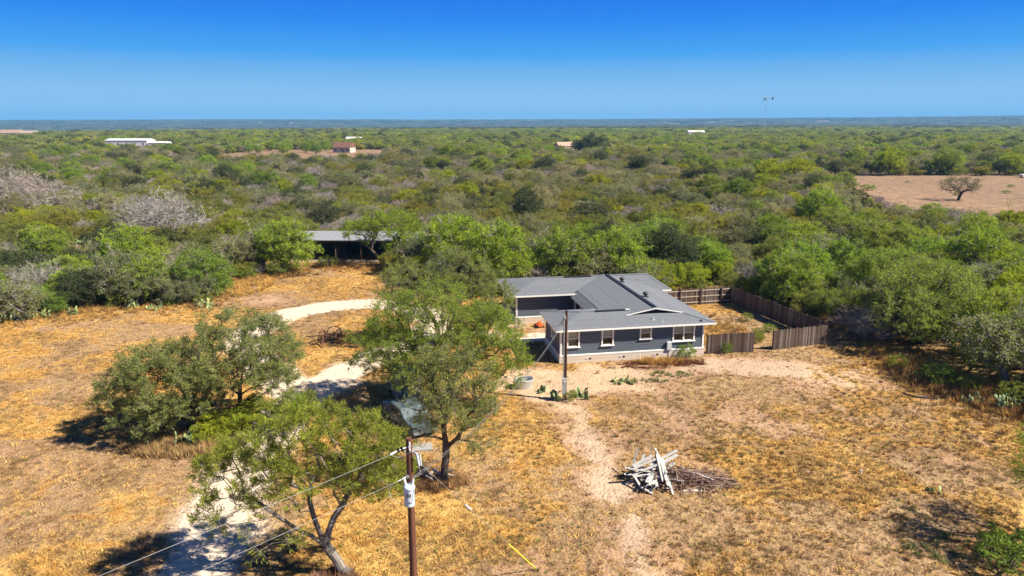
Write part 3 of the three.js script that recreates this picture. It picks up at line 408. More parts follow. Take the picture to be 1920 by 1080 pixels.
// ---------- vehicles left under the trees ----------
function carBody(profile, width, bevel) { return new THREE.ExtrudeGeometry(new THREE.Shape(profile.map((p) => new THREE.Vector2(...p))), { depth: width - 2 * bevel, bevelEnabled: true, bevelThickness: bevel, bevelSize: bevel, bevelSegments: 3, curveSegments: 6 }).translate(0, 0, -(width - 2 * bevel) / 2); }
function vehicle(name, label, cat, p, turn, prof, glassP, W, col, wheels) {
  const t = thing(name, label, cat, p, turn), paint = std(...col, .45), gl = std(.02, .025, .03, .08);
  part('body', carBody(prof, W, .07), paint, t);
  for (const g of glassP) for (const s of [-1, 1]) part('side_window', new THREE.ExtrudeGeometry(new THREE.Shape(g.map((q) => new THREE.Vector2(...q))), { depth: .02, bevelEnabled: false }).translate(0, 0, s * (W / 2 + .004) - .01), gl, t);
  for (const x of wheels) for (const s of [-1, 1]) { const w = part('wheel', new THREE.CylinderGeometry(.33, .33, .2, 20).rotateX(Math.PI / 2).translate(x, .33, s * (W / 2 - .06)), blackM, t); part('rim', new THREE.CylinderGeometry(.19, .19, .21, 16).rotateX(Math.PI / 2).translate(x, .33, s * (W / 2 - .05)), M.steel, w); }
  for (const s of [-1, 1]) { part('headlight', new THREE.CylinderGeometry(.1, .1, .05, 14).rotateZ(Math.PI / 2).translate(prof[1][0] + .06, .72, s * (W / 2 - .28)), std(.8, .8, .78, .2), t); part('bumper_end', box(.1, .14, .3, prof[1][0] + .08, .45, s * (W / 2 - .25)), M.steel, t); }
  return t;
}
vehicle('old_van', 'old blue grey van parked in the shade behind the mesquite', 'van', [-7.5, 0, -47.3], -1.25, [[-2.3, .4], [2.2, .4], [2.25, .95], [1.75, 1.1], [1.15, 1.75], [-2.2, 1.8], [-2.35, 1.1]], [[[-2.0, 1.15], [-.9, 1.15], [-.9, 1.6], [-2.0, 1.6]], [[-.7, 1.15], [.3, 1.15], [.3, 1.6], [-.7, 1.6]], [[.45, 1.15], [1.45, 1.15], [1.05, 1.6], [.45, 1.6]]], 1.85, [.10, .15, .18], [-1.45, 1.45]);
vehicle('old_sedan', 'old pale blue sedan parked under the mesquite branches', 'car', [-6.6, 0, -42.6], -1.0, [[-2.3, .35], [2.25, .35], [2.3, .8], [1.1, .95], [.5, 1.4], [-.9, 1.42], [-1.5, 1.0], [-2.35, .9]], [[[-1.25, 1.0], [-.25, 1.0], [-.25, 1.33], [-.85, 1.33]], [[-.15, 1.0], [.85, 1.0], [.42, 1.33], [-.15, 1.33]]], 1.75, [.07, .10, .115], [-1.4, 1.4]);
// ---------- trees: limbs reach for every clump of foliage, leaves hang on twigs ----------
class Acc { // growing indexed triangles with colours and normals
  constructor() { this.cap = 4096; this.p = new Float32Array(this.cap * 3); this.c = new Float32Array(this.cap * 3); this.n = new Float32Array(this.cap * 3); this.v = 0; this.ic = 8192; this.i = new Uint32Array(this.ic); this.k = 0; }
  room(nv, ni) { if (this.v + nv > this.cap) { this.cap *= 2; for (const k of ['p', 'c', 'n']) { const o = this[k]; this[k] = new Float32Array(this.cap * 3); this[k].set(o); } } if (this.k + ni > this.ic) { this.ic *= 2; const o = this.i; this.i = new Uint32Array(this.ic); this.i.set(o); } }
  vert(x, y, z, col, nx, ny, nz) { const o = this.v * 3; this.p[o] = x; this.p[o + 1] = y; this.p[o + 2] = z; this.c[o] = col[0]; this.c[o + 1] = col[1]; this.c[o + 2] = col[2]; this.n[o] = nx; this.n[o + 1] = ny; this.n[o + 2] = nz; return this.v++; }
  tri(a, b, c, col, n) { this.room(3, 3); for (const q of [a, b, c]) this.i[this.k++] = this.vert(q[0], q[1], q[2], col, n[0], n[1], n[2]); }
  geo() { const g = new THREE.BufferGeometry(), A = (x) => new THREE.BufferAttribute(x.slice(0, this.v * 3), 3); g.setAttribute('position', A(this.p)); g.setAttribute('color', A(this.c)); g.setAttribute('normal', A(this.n)); g.setIndex(new THREE.BufferAttribute(this.i.slice(0, this.k), 1)); return g; } }
const sub = (a, b) => [a[0] - b[0], a[1] - b[1], a[2] - b[2]], add3 = (a, b, s = 1) => [a[0] + b[0] * s, a[1] + b[1] * s, a[2] + b[2] * s];
const cross = (a, b) => [a[1] * b[2] - a[2] * b[1], a[2] * b[0] - a[0] * b[2], a[0] * b[1] - a[1] * b[0]], len = (a) => Math.hypot(a[0], a[1], a[2]), nrm = (a) => { const l = len(a) || 1; return [a[0] / l, a[1] / l, a[2] / l]; };
function limb(A, a, b, ra, rb, n, col, rnd) {
  const d = nrm(sub(b, a)), s = nrm(cross(d, Math.abs(d[1]) > .9 ? [1, 0, 0] : [0, 1, 0])), t = cross(d, s);
  for (let k = 0; k < n; k++) { const a0 = k / n * 6.2832, a1 = (k + 1) / n * 6.2832, q = (an, r, o) => add3(add3(o, s, Math.cos(an) * r), t, Math.sin(an) * r), N = (an) => add3(add3([0, 0, 0], s, Math.cos(an)), t, Math.sin(an)), nn = nrm(add3(N(a0), N(a1))); const f = ra > .06 ? .5 + rnd() : .75 + .5 * rnd(), cc = [col[0] * f, col[1] * f, col[2] * f];
    const p0 = q(a0, ra, a), p1 = q(a1, ra, a), p2 = q(a1, rb, b), p3 = q(a0, rb, b); A.tri(p0, p1, p2, cc, nn); A.tri(p0, p2, p3, cc, nn); }
}
function leafAt(A, ox, oy, oz, dx, dy, dz, wx, wy, wz, L, W, col, curl) { // a small spray: a folded diamond of two triangles
  const fx = dz * wy - dy * wz, fy = dx * wz - dz * wx, fz = dy * wx - dx * wy; const h = L * .5, q = W * curl, w = W * .5;
  A.room(4, 6); const mx = ox + dx * h + fx * q, my = oy + dy * h + fy * q, mz = oz + dz * h + fz * q;
  const a = A.vert(ox, oy, oz, col, fx, fy, fz), b = A.vert(mx + wx * w, my + wy * w, mz + wz * w, col, fx, fy, fz), c = A.vert(ox + dx * L, oy + dy * L, oz + dz * L, col, fx, fy, fz), d = A.vert(mx - wx * w, my - wy * w, mz - wz * w, col, fx, fy, fz);
  const I = A.i; let k = A.k; I[k++] = a; I[k++] = b; I[k++] = c; I[k++] = a; I[k++] = c; I[k++] = d; A.k = k;
}
const COL = [0, 0, 0];
function buildTree(o) {
  const rnd = rng(o.seed), g = () => rnd() * 2 - 1, nodes = [], wood = new Acc(), leaf = new Acc();
  const addNode = (p, parent) => { nodes.push({ p, parent, w: 0, L: parent < 0 ? 0 : nodes[parent].L + len(sub(p, nodes[parent].p)) }); return nodes.length - 1; };
  for (const t of o.trunks) { let par = -1; t.forEach((p, i) => { if (i === 0) { if (p[1] > .3 && nodes.length) { let bd = 1e9; nodes.forEach((q, k) => { const dd = len(sub(q.p, p)); if (dd < bd) { bd = dd; par = k; } }); } else par = addNode(p, -1); return; } const a = nodes[par].p, n = Math.max(1, Math.ceil(len(sub(p, a)) / .6)); for (let k = 1; k <= n; k++) par = addNode([lerp(a[0], p[0], k / n) + g() * .05, lerp(a[1], p[1], k / n), lerp(a[2], p[2], k / n) + g() * .05], par); }); }
  const clumps = [];
  for (const lb of o.lobes) { let tries = 0, made = 0; while (made < lb.n && tries++ < lb.n * 30) { let q = [g(), g(), g()]; const l = len(q); if (l > 1 || l < (lb.hollow ?? .45)) continue; if (q[1] < -.55 && rnd() < .7) continue; const p = [lb.c[0] + q[0] * lb.r[0], lb.c[1] + q[1] * lb.r[1], lb.c[2] + q[2] * lb.r[2]]; if (p[1] < .35) continue; const sp = (o.space ?? .75) * o.clump; if (clumps.some((c) => len(sub(c.p, p)) < sp)) continue; clumps.push({ p, lb, out: nrm([q[0] / lb.r[0], q[1] / lb.r[1] + .25, q[2] / lb.r[2]]) }); made++; } }
  const cen = nodes[nodes.length - 1].p; clumps.sort((a, b) => len(sub(a.p, cen)) - len(sub(b.p, cen)));
  const first = o.trunks[0].length > 1 ? 2 : 0, n0 = nodes.length;
  for (const c of clumps) {
    let best = -1, bc = 1e9; for (let i = 0; i < nodes.length; i++) { const nd = nodes[i]; if (nd.p[1] > c.p[1] + .3 || (i < n0 && nd.p[1] < (o.bare ?? .5))) continue; const d = len(sub(nd.p, c.p)), cost = d + .30 * nd.L + (d < .3 ? .6 : 0); if (cost < bc) { bc = cost; best = i; } }
    if (best < 0) best = Math.min(first, nodes.length - 1);
    const a = nodes[best].p, D = len(sub(c.p, a)), n = Math.max(1, Math.ceil(D / (o.seg ?? .7))); let par = best;
    for (let k = 1; k <= n; k++) { const t = k / n, j = k < n ? .09 * Math.min(D, 2) : 0; par = addNode([lerp(a[0], c.p[0], t) + g() * j, lerp(a[1], c.p[1], t) + g() * j + Math.sin(t * 3.14) * D * .06, lerp(a[2], c.p[2], t) + g() * j], par); }
    c.node = par; nodes[par].w += 1;
  }
  for (let i = nodes.length - 1; i > 0; i--) if (nodes[i].parent >= 0) nodes[nodes[i].parent].w += nodes[i].w;
  const Wt = Math.max(1, ...nodes.filter((q) => q.parent < 0).map((q) => q.w)), rad = (i) => Math.max(o.rmin ?? .010, o.rt * Math.pow(Math.max(nodes[i].w, .15) / Wt, .56));
  for (let i = 0; i < nodes.length; i++) { const q = nodes[i].parent; if (q < 0) continue; const rb = rad(i), ra = Math.min(rad(q), rb * 1.5) * (q === 0 ? 1.35 : 1); limb(wood, nodes[q].p, nodes[i].p, ra, rb, rb > .06 ? 11 : rb > .025 ? 5 : 3, o.bark, rnd); }
  const P = o.leaf;
  for (const c of clumps) {
    const tone = rnd(), nT = P.twigs, R = o.clump * (.75 + .5 * rnd());
    const dens = (c.lb.dens ?? 1);
    for (let k = 0; k < nT; k++) {
      const d = nrm([c.out[0] * .7 + g(), c.out[1] * .7 + g() * .9 + (P.up ?? .2), c.out[2] * .7 + g()]), L = R * (.55 + .6 * rnd());
      if (P.twigCol && rnd() < (P.twigShow ?? 1)) limb(wood, c.p, add3(c.p, d, L * (dens < .15 ? 1.2 : .9)), P.tw ?? .010, .004, 3, P.twigCol, rnd);
      const nl = Math.round(P.per * dens);
      for (let i = 0; i < nl; i++) {
        const t = L * (.15 + .88 * Math.sqrt(rnd())), sp = P.spread, x = c.p[0] + d[0] * t + g() * sp, y = c.p[1] + d[1] * t + g() * sp * .8, z = c.p[2] + d[2] * t + g() * sp;
        let dx = d[0] * .7 + g() * .75, dy = d[1] * .6 + g() * .6 - (P.droop ?? .2), dz = d[2] * .7 + g() * .75, l = 1 / Math.sqrt(dx * dx + dy * dy + dz * dz + 1e-6); dx *= l; dy *= l; dz *= l;
        const rx = g(), ry = g(), rz = g(); let wx = dy * rz - dz * ry, wy = dz * rx - dx * rz, wz = dx * ry - dy * rx; l = 1 / Math.sqrt(wx * wx + wy * wy + wz * wz + 1e-6); wx *= l; wy *= l; wz *= l;
        const tt = clamp(tone * .55 + rnd() * .6 - .08, 0, 1), f = .8 + .4 * rnd(), A = P.cols[0], B = P.cols[1], dead = P.dead && rnd() < P.dead[0] ? P.dead[1] : null, s = .65 + .7 * rnd();
        if (dead) { COL[0] = dead[0] * f; COL[1] = dead[1] * f; COL[2] = dead[2] * f; } else { COL[0] = (A[0] + (B[0] - A[0]) * tt) * f; COL[1] = (A[1] + (B[1] - A[1]) * tt) * f; COL[2] = (A[2] + (B[2] - A[2]) * tt) * f; }
        leafAt(leaf, x, y, z, dx, dy, dz, wx, wy, wz, P.len * s, P.wid * s, COL, .25 * g());
      }
    }
  }
  return { wood: wood.geo(), leaf: leaf.geo() };
}
const barkMat = new THREE.MeshStandardMaterial({ vertexColors: true, roughness: .95 });
const leafM = (r = 1, g = 1, b = 1, tr = .5) => new THREE.MeshPhysicalMaterial({ color: new THREE.Color().setRGB(r, g, b), vertexColors: true, roughness: 1, transmission: tr, thickness: 0, specularIntensity: .25, side: THREE.DoubleSide });
const leafMat = leafM();
function plantTree(name, label, cat, G, p, turn = 0, s = [1, 1, 1], mat = leafMat, group) { const t = thing(name, label, cat, p, turn, group); t.scale.set(...s); part('trunk', G.wood, barkMat, t); part('crown', G.leaf, mat, t); return t; }

const DARKBARK = [.060, .048, .040], GREYBARK = [.20, .175, .155];
const C = { mesq: [[.15, .215, .016], [.325, .42, .036]], greyg: [[.16, .195, .048], [.31, .35, .10]], bright: [[.18, .235, .012], [.39, .45, .025]], olive: [[.155, .185, .022], [.30, .335, .05]], dark: [[.045, .062, .024], [.095, .118, .042]] };
// ---- the trees standing in the clearing, each with the outline it has ----
const near = (cols, per = 16, o = {}) => ({ twigs: 11, per, len: .17, wid: .036, spread: .12, droop: .25, cols, twigCol: [.12, .10, .085], twigShow: .7, ...o });
const placed0 = [];
const GT = [.17, .15, .135];
plantTree('mesquite_tree', 'wide two lobed grey green mesquite beside the driveway with cactus below', 'tree', buildTree({ seed: 101, rt: .21, bark: DARKBARK, clump: .66, space: .74, trunks: [[[0, -.05, 0], [.1, 1.2, 0], [.2, 2.6, -.1], [.4, 3.6, -.2]], [[-1.2, -.05, .3], [-2.2, 1.4, .6], [-3.6, 2.3, 1]]],
  lobes: [{ c: [.2, 4.6, -.6], r: [3.6, 2.7, 3.1], n: 150 }, { c: [-4.3, 2.8, 1.1], r: [3.7, 2.6, 2.9], n: 150 }, { c: [2.6, 3.2, .2], r: [1.2, 1.0, 1.3], n: 18 }], leaf: near([[.16, .195, .045], [.30, .335, .09]], 31, { dead: [.07, [.24, .21, .18]], twigCol: GT }) }), [-17.4, 0, -42.3]);
plantTree('mesquite_tree', 'open bright green mesquite with leaning forked grey trunk beside the transformer pole', 'tree', buildTree({ seed: 205, rt: .205, bark: [.16, .14, .125], clump: .58, space: .80, bare: 2.3, trunks: [[[0, -.05, 0], [-.4, .7, .05], [-.85, 1.5, .1], [-1.2, 2.4, .1], [-1.4, 3.5, .05], [-1.3, 4.8, .0]], [[-.85, 1.5, .1], [-1.7, 2.3, .45], [-2.7, 3.2, .6], [-3.6, 4.0, .6]], [[-.85, 1.5, .1], [-.5, 2.6, -.2], [.1, 3.6, -.3], [.8, 4.6, -.4]]],
  lobes: [{ c: [-1.1, 5.7, -.1], r: [2.7, 2.1, 2.4], n: 84, hollow: .25 }, { c: [-3.9, 4.9, .4], r: [1.8, 1.5, 1.7], n: 36, hollow: .25 }, { c: [1.5, 5.0, -.2], r: [1.5, 1.9, 1.6], n: 42, hollow: .25 }, { c: [-5.0, 3.4, .9], r: [.9, .6, .9], n: 6 }, { c: [-2.6, 2.9, 1.0], r: [1.6, .8, 1.3], n: 9, dens: .3 }], leaf: near([[.17, .20, .022], [.365, .40, .042]], 29, { len: .17, wid: .027, spread: .09, up: .6, droop: 0, twigCol: GT }) }), [-7.1, 0, -27.1]);
plantTree('mesquite_tree', 'slender grey green mesquite with dark forked trunk and dead lower limbs', 'tree', buildTree({ seed: 310, rt: .20, bark: [.085, .07, .06], clump: .6, space: .82, bare: 1.7, trunks: [[[0, -.05, 0], [.1, 1.0, 0], [.25, 2.1, 0], [.2, 3.4, .1], [.6, 5, 0]], [[.25, 1.9, 0], [.9, 2.7, .1], [1.3, 3.8, .2]]],
  lobes: [{ c: [.6, 5.1, 0], r: [2.2, 2.7, 2.0], n: 80 }, { c: [-1.7, 3.7, .2], r: [1.6, 1.1, 1.3], n: 18, dens: .2 }, { c: [1.9, 2.9, .3], r: [1.1, .7, 1.0], n: 9, dens: .6 }], leaf: near([[.15, .18, .035], [.29, .32, .07]], 20, { dead: [.12, [.24, .21, .18]], twigCol: GT, twigShow: 1 }) }), [-3.74, 0, -35]);
plantTree('mesquite_tree', 'broad dense green mesquite over the parked van near the house', 'tree', buildTree({ seed: 420, rt: .25, bark: DARKBARK, clump: .68, space: .74, trunks: [[[0, -.05, 0], [-.2, 1.3, 0], [-.4, 2.6, .1], [0, 4, 0]], [[.3, -.05, 0], [1.0, 1.6, .2], [2.2, 3.0, .3]]],
  lobes: [{ c: [-.2, 5.5, -.1], r: [4.1, 3.0, 3.2], n: 190 }, { c: [-3.5, 4.0, .4], r: [2.2, 1.9, 2.2], n: 62 }, { c: [3.6, 4.6, .3], r: [2.2, 2.4, 2.3], n: 70 }, { c: [5.0, 2.9, .8], r: [1.2, 1.1, 1.1], n: 16 }, { c: [-.8, 3.3, 2.0], r: [2.4, 1.3, 1.2], n: 36 }], leaf: near([[.145, .205, .022], [.305, .38, .045]], 20, { twigCol: GT }) }), [-5.2, 0, -46]);
plantTree('mesquite_tree', 'airy olive mesquite with bare brown limbs over the driveway loop', 'tree', buildTree({ seed: 530, rt: .2, bark: [.10, .08, .07], clump: .66, space: .80, trunks: [[[0, -.05, 0], [-.3, 1.4, 0], [-.8, 2.7, .1], [-1.6, 3.6, .1]], [[.1, -.05, 0], [.9, 1.6, 0], [1.4, 3.2, -.3]]],
  lobes: [{ c: [-2.6, 5.0, 0], r: [2.8, 2.2, 2.3], n: 76, dens: .8 }, { c: [1.7, 5.8, -.4], r: [2.8, 2.6, 2.3], n: 86, dens: .9 }, { c: [4.6, 4.3, .3], r: [2.0, 2.2, 1.8], n: 40, dens: .8 }], leaf: near([[.15, .195, .032], [.30, .36, .065]], 22, { dead: [.10, [.26, .22, .18]], twigCol: GT, twigShow: 1 }) }), [-6.3, 0, -60]);
plantTree('mesquite_tree', 'dark limbed mesquite with forked trunk standing before the barn', 'tree', buildTree({ seed: 730, rt: .3, bark: DARKBARK, clump: .75, space: .8, bare: 1.5, trunks: [[[0, -.05, 0], [-.7, 1.1, 0], [-1.7, 2.3, 0], [-2.8, 3.3, .2]], [[.2, -.05, 0], [.7, 1.2, 0], [1.2, 2.4, 0], [1.5, 3.6, -.2]]],
  lobes: [{ c: [.8, 5.5, -.4], r: [4.2, 1.8, 3.2], n: 84 }, { c: [-2.9, 4.9, 0], r: [2.6, 1.3, 2.2], n: 30 }, { c: [4.6, 3.6, .8], r: [2.8, 1.5, 2.2], n: 46 }, { c: [2.0, 2.6, 1.4], r: [1.4, .8, 1.2], n: 12 }], leaf: near(C.mesq, 15, { len: .22, wid: .055, twigShow: .3 }) }), [-17.2, 0, -94.2]);
placed0.push([-17.2, -94.2, 4], [-13, -93, 3]);
// the tree just outside the picture on the right, whose shade falls on the grass
plantTree('mesquite_tree', 'mesquite at the right edge of the grass casting shade', 'tree', buildTree({ seed: 640, rt: .2, bark: DARKBARK, clump: .7, trunks: [[[0, -.05, 0], [.1, 1.5, 0], [0, 3, 0]]], lobes: [{ c: [0, 4.2, 0], r: [3.1, 1.9, 2.6], n: 70 }], leaf: near(C.mesq, 14) }), [25.8, 0, -29.3]);

// ---- kinds of brush for the woodland ----
const KINDS = {};
const med = (cols, o = {}) => ({ tw: .016, twigs: 8, per: 19, len: .20, wid: .060, spread: .15, droop: .2, cols, ...o });
const split = (r, cx, cy, rx, ry, n, k = 4, o = {}) => Array.from({ length: k }, (_, i) => { const a = i / k * 6.283 + r() * 1.2, d = i ? rx * (.35 + .3 * r()) : 0; return { c: [cx + Math.cos(a) * d, cy * (i ? .72 + .45 * r() : 1), Math.sin(a) * d], r: [rx * (.45 + .3 * r()), ry * (.5 + .35 * r()), rx * (.45 + .3 * r())], n: Math.round(n / k * 1.15), hollow: .2, ...o }; }).concat([{ c: [cx, cy * 1.05, 0], r: [rx * 1.05, ry * 1.05, rx], n: Math.round(n * .14), dens: .12, hollow: .85 }]);
function variants(n, f) { return Array.from({ length: n }, (_, i) => buildTree(f(i, rng(900 + i * 7)))); }
KINDS.mesq = variants(4, (i, r) => ({ seed: 1000 + i, rt: .19, rmin: .016, bark: i % 2 ? [.16, .14, .125] : DARKBARK, clump: .62, space: .82, trunks: [[[0, -.05, 0], [.2 * (r() - .5), 1, 0], [.5 * (r() - .5), 2, .2]], [[.2, -.05, .1], [.7, 1.3, .3], [1.3, 2.2, .4]]], lobes: [{ c: [(r() - .5), 3.1, (r() - .5)], r: [2.2, 1.6, 2.1], n: 46 }, { c: [1.7 - r(), 2.3, 1.2 * (r() - .5)], r: [1.8, 1.4, 1.7], n: 30 }, { c: [-1.8 + r() * .6, 2.1, (r() - .5)], r: [1.7, 1.4, 1.6], n: 28 }, { c: [.3, 1.4, 1.2], r: [1.6, .9, 1.0], n: 12, dens: .7 }, { c: [.3, 3.4, .2], r: [2.6, 1.5, 2.4], n: 14, dens: .1, hollow: .8 }], leaf: med(C.mesq, { dead: [.07, [.25, .22, .19]], twigCol: [.24, .21, .19], twigShow: .5 }) }));
KINDS.big = variants(2, (i, r) => ({ seed: 1050 + i, rt: .3, bark: DARKBARK, clump: .74, space: .76, bare: .8, trunks: [[[0, -.05, 0], [.4, 1.1, .1], [.9, 2.4, .3]], [[-.2, -.05, .1], [-1.1, 1.2, .4], [-2.3, 2.2, .6]], [[0, -.05, -.1], [.2, 1.4, -.6], [.1, 2.8, -1.2]]], lobes: [{ c: [.3, 4.4, 0], r: [4.0, 2.2, 3.8], n: 130 }, { c: [-3.4, 3.0, .8], r: [2.6, 2.0, 2.6], n: 56 }, { c: [3.4, 2.8, .4], r: [2.4, 2.0, 2.6], n: 50 }, { c: [0, 1.7, 2.6], r: [2.6, 1.2, 1.6], n: 30, dens: .8 }, { c: [0, 4.4, .4], r: [4.3, 2.3, 4.0], n: 22, dens: .08, hollow: .85 }], leaf: med(i ? C.mesq : [[.16, .21, .026], [.325, .395, .06]], { per: 17, len: .22, dead: [.07, [.25, .22, .19]], twigCol: [.15, .13, .115], twigShow: .3 }) }));
KINDS.greyg = variants(4, (i, r) => ({ seed: 1100 + i, rt: .17, bark: GREYBARK, clump: .55, space: .82, trunks: [[[0, -.05, 0], [.3, .8, 0], [.5, 1.7, .2]], [[-.2, -.05, .1], [-.8, 1.1, .2]]], lobes: split(r, 0, 2.4, 2.3, 1.7, 66, 6), leaf: med(C.greyg, { len: .17, wid: .05, per: 15, dead: [.25, [.28, .25, .22]], twigCol: [.24, .21, .19], twigShow: .7 }) }));
KINDS.olive = variants(4, (i, r) => ({ seed: 1200 + i, rt: .12, bark: [.09, .075, .055], clump: .5, space: .8, trunks: [[[0, -.05, 0], [.1, .7, 0]], [[.15, -.05, .1], [.6, .9, .3]]], lobes: split(r, 0, 1.8, 2.2, 1.6, 66, 5), leaf: med(C.olive, { twigCol: [.2, .17, .14], twigShow: .4, len: .19, wid: .042, per: 17, up: .7, droop: -.1, dead: [.08, [.22, .19, .15]] }) }));
KINDS.bright = variants(3, (i, r) => ({ seed: 1300 + i, rt: .14, bark: DARKBARK, clump: .55, space: .8, trunks: [[[0, -.05, 0], [.1, 1.1, 0]]], lobes: split(r, 0, 2.4, 2.1, 1.8, 62, 5), leaf: med(C.bright, { per: 18 }) }));
KINDS.dark = variants(2, (i, r) => ({ seed: 1400 + i, rt: .22, bark: DARKBARK, clump: .65, space: .8, trunks: [[[0, -.05, 0], [.1, 1.4, 0]]], lobes: split(r, 0, 2.8, 2.5, 2.1, 76, 5), leaf: med(C.dark, { per: 16 }) }));
KINDS.bare = variants(3, (i, r) => ({ seed: 1500 + i, rt: .13, bark: [.27, .245, .23], clump: .62, space: .78, rmin: .012, trunks: [[[0, -.05, 0], [.2, .8, 0]], [[.1, -.05, .1], [-.6, 1, .3]]], lobes: split(r, 0, 1.9, 2.1, 1.6, 62, 5), leaf: { twigs: 9, per: 8, len: .42, wid: .022, spread: .12, droop: .05, up: .3, cols: [[.20, .18, .17], [.36, .33, .315]] } }));
KINDS.low = variants(3, (i, r) => ({ seed: 1600 + i, rt: .06, bark: [.1, .08, .06], clump: .34, space: .8, trunks: [[[0, -.05, 0], [0, .3, 0]]], lobes: [{ c: [0, .75, 0], r: [1.1, .75, 1.05], n: 34, hollow: .3 }], leaf: { twigs: 6, per: 9, len: .16, wid: .05, spread: .09, droop: 0, up: .4, cols: C.olive } }));
// far: the same kinds with few, larger sprays
const FARK = {};
{ const far = (cols, o = {}) => ({ twigs: 5, per: 6, len: .42, wid: .30, spread: .32, droop: .1, cols, ...o });
  const mk = (seed, h, cols, o = {}) => { const t = buildTree({ seed, rt: .14, bark: DARKBARK, clump: .8, space: .7, seg: 2, trunks: [[[0, -.05, 0], [0, h * .4, 0]]], lobes: split(rng(seed), 0, h * .58, 2.5, h * .42, 42, 5), leaf: far(cols, o) }); return mergeGeometries([t.leaf, t.wood]); };
  FARK.mesq = [mk(1, 4.6, C.mesq), mk(2, 4.2, C.mesq)]; FARK.greyg = [mk(3, 3.8, C.greyg), mk(4, 4.2, C.greyg)]; FARK.olive = [mk(5, 3.4, C.olive), mk(6, 3.8, C.olive)]; FARK.dark = [mk(7, 5, C.dark)]; FARK.bare = [mk(8, 3.6, [[.18, .165, .15], [.28, .26, .245]], { wid: .2 })]; FARK.bright = [mk(9, 4, C.bright)]; FARK.low = FARK.olive; }
const MIDK = Object.fromEntries(Object.entries(KINDS).map(([k, a]) => [k, a.map((t) => mergeGeometries([t.leaf, t.wood]))]));
const TINTS = { big: [[1, 1, 1], [1.15, 1.08, .9]], mesq: [[1, 1, 1], [1.12, 1.14, .85], [.8, .92, 1.0], [.95, 1.08, .8]], greyg: [[1, 1, 1], [.8, .85, .85], [1.2, 1.1, 1.15]], olive: [[1, 1, 1], [1.15, 1.02, .85], [.85, .92, .9]], bright: [[1, 1, 1], [1.15, 1.05, .8]], dark: [[1, 1, 1], [1.2, 1.2, 1.1]], bare: [[1, 1, 1], [1.02, .95, .91], [.85, .86, .85]], low: [[1, 1, 1], [.8, 1.05, .8]] };
const TMAT = Object.fromEntries(Object.entries(TINTS).map(([k, a]) => [k, a.map((c) => leafM(...c, k === 'bare' ? 0 : .5))]));
const LAB = { big: ['mesquite_tree', 'huge spreading mesquite in the brush woodland', 'tree'], mesq: ['mesquite_tree', 'green feathery mesquite tree in the brush woodland', 'tree'], greyg: ['grey_green_tree', 'twiggy grey green tree in the brush woodland', 'tree'], olive: ['thorn_shrub', 'dome shaped olive thorn shrub in the brush woodland', 'shrub'], bright: ['bright_green_tree', 'bright yellow green tree in the brush woodland', 'tree'], dark: ['oak_tree', 'dark green oak in the brush woodland', 'tree'], bare: ['bare_shrub', 'leafless silver grey shrub in the brush woodland', 'shrub'], low: ['low_shrub', 'low olive shrub at the foot of the brush', 'shrub'] };
const placed = placed0;
const free = (x, z, r) => !inPoly(x, z, CLEAR) && !inPoly(x, z, FIELD) && !inPoly(x, z, BARN) && !LOTS.some((l) => Math.abs(x - l[0]) < l[2] && Math.abs(z - l[1]) < l[3]) && placed.every((q) => Math.hypot(q[0] - x, q[1] - z) > Math.min(r, q[2]) * .9 + Math.max(r, q[2]) * .25);
const PR = rng(55);
function grow(kind, x, z, s = 1, sy = 1, label, v, tint, group) {
  const L = LAB[kind], a = KINDS[kind], i = v ?? (PR() * a.length | 0), k = tint ?? (PR() * TINTS[kind].length | 0);
  placed.push([x, z, 2.2 * s]);
  const zone = z < -88 && x > -36 && x < -6 ? ' behind the barn' : x < -30 ? ' beyond the cactus hedge' : x < 26 ? ' behind the house' : ' beyond the long side fence';
  return plantTree(L[0], label || L[1].replace(' in the brush woodland', zone), L[2], a[i], [x, 0, z], PR() * 6.283, [s, s * sy, s], TMAT[kind][k], group || (label ? undefined : 'brush woodland' + zone));
}
// trees along the edge of the clearing that can be told apart
grow('mesq', -29.6, -91.4, 1.45, .95, 'bushy bright mesquite hiding the left end of the barn', 2, 1);
grow('greyg', -33, -92, 1.5, 1, 'grey twigged tree next to the left end of the barn', 0, 0); grow('mesq', -7.6, -94, 1.3, 1.1, 'green mesquite at the right end of the barn', 3, 1);
grow('mesq', -39.5, -75.6, 1.2, .8, 'rounded green mesquite at the clearing edge above the prickly pears', 1, 0); grow('mesq', -34.4, -77.2, 1.1, 1, 'upright dark green mesquite at the corner of the clearing', 3, 2);
grow('greyg', -37, -74.4, 1.0, .9, 'grey shrubby tree crowding the corner of the clearing', 1, 0);
grow('mesq', -47, -75, 1.05, .75, 'spreading mesquite behind the prickly pear hedge', 0, 1); grow('mesq', -53, -80, .95, .75, 'wide flat crowned mesquite deep behind the prickly pear hedge', 2, 1); grow('bright', -51.5, -71, .75, .7, 'small bright bush just behind the prickly pear hedge', 0, 0);
grow('big', 36.2, -60.2, 1.05, 1.0, 'huge spreading mesquite overhanging the fence corner', 0, 0); grow('big', 40.4, -53.4, 1.0, .95, 'large bright mesquite on the right side of the grass', 1, 1); grow('greyg', 36.6, -49.4, 1.5, 1, 'grey limbed tree bending over the dry grass edge', 2, 0); grow('big', 38.4, -70.4, .95, 1.0, 'tall green mesquite behind the long side fence', 1, 0); grow('mesq', 31.4, -77, 1.3, 1, 'mesquite just outside the back corner of the fence', 3, 3); grow('mesq', 44, -46.8, 1.5, .95, 'green mesquite shading the lower right brush edge', 3, 1); grow('greyg', 39.6, -44, 1.3, .9, 'small grey green tree above the cactus row', 0, 1); grow('olive', 37.6, -46.8, .8, .8, 'olive shrub behind the cactus row', 0, 0); grow('olive', 40.6, -40.4, .9, .9, 'olive shrub at the lower right brush edge', 1, 1);
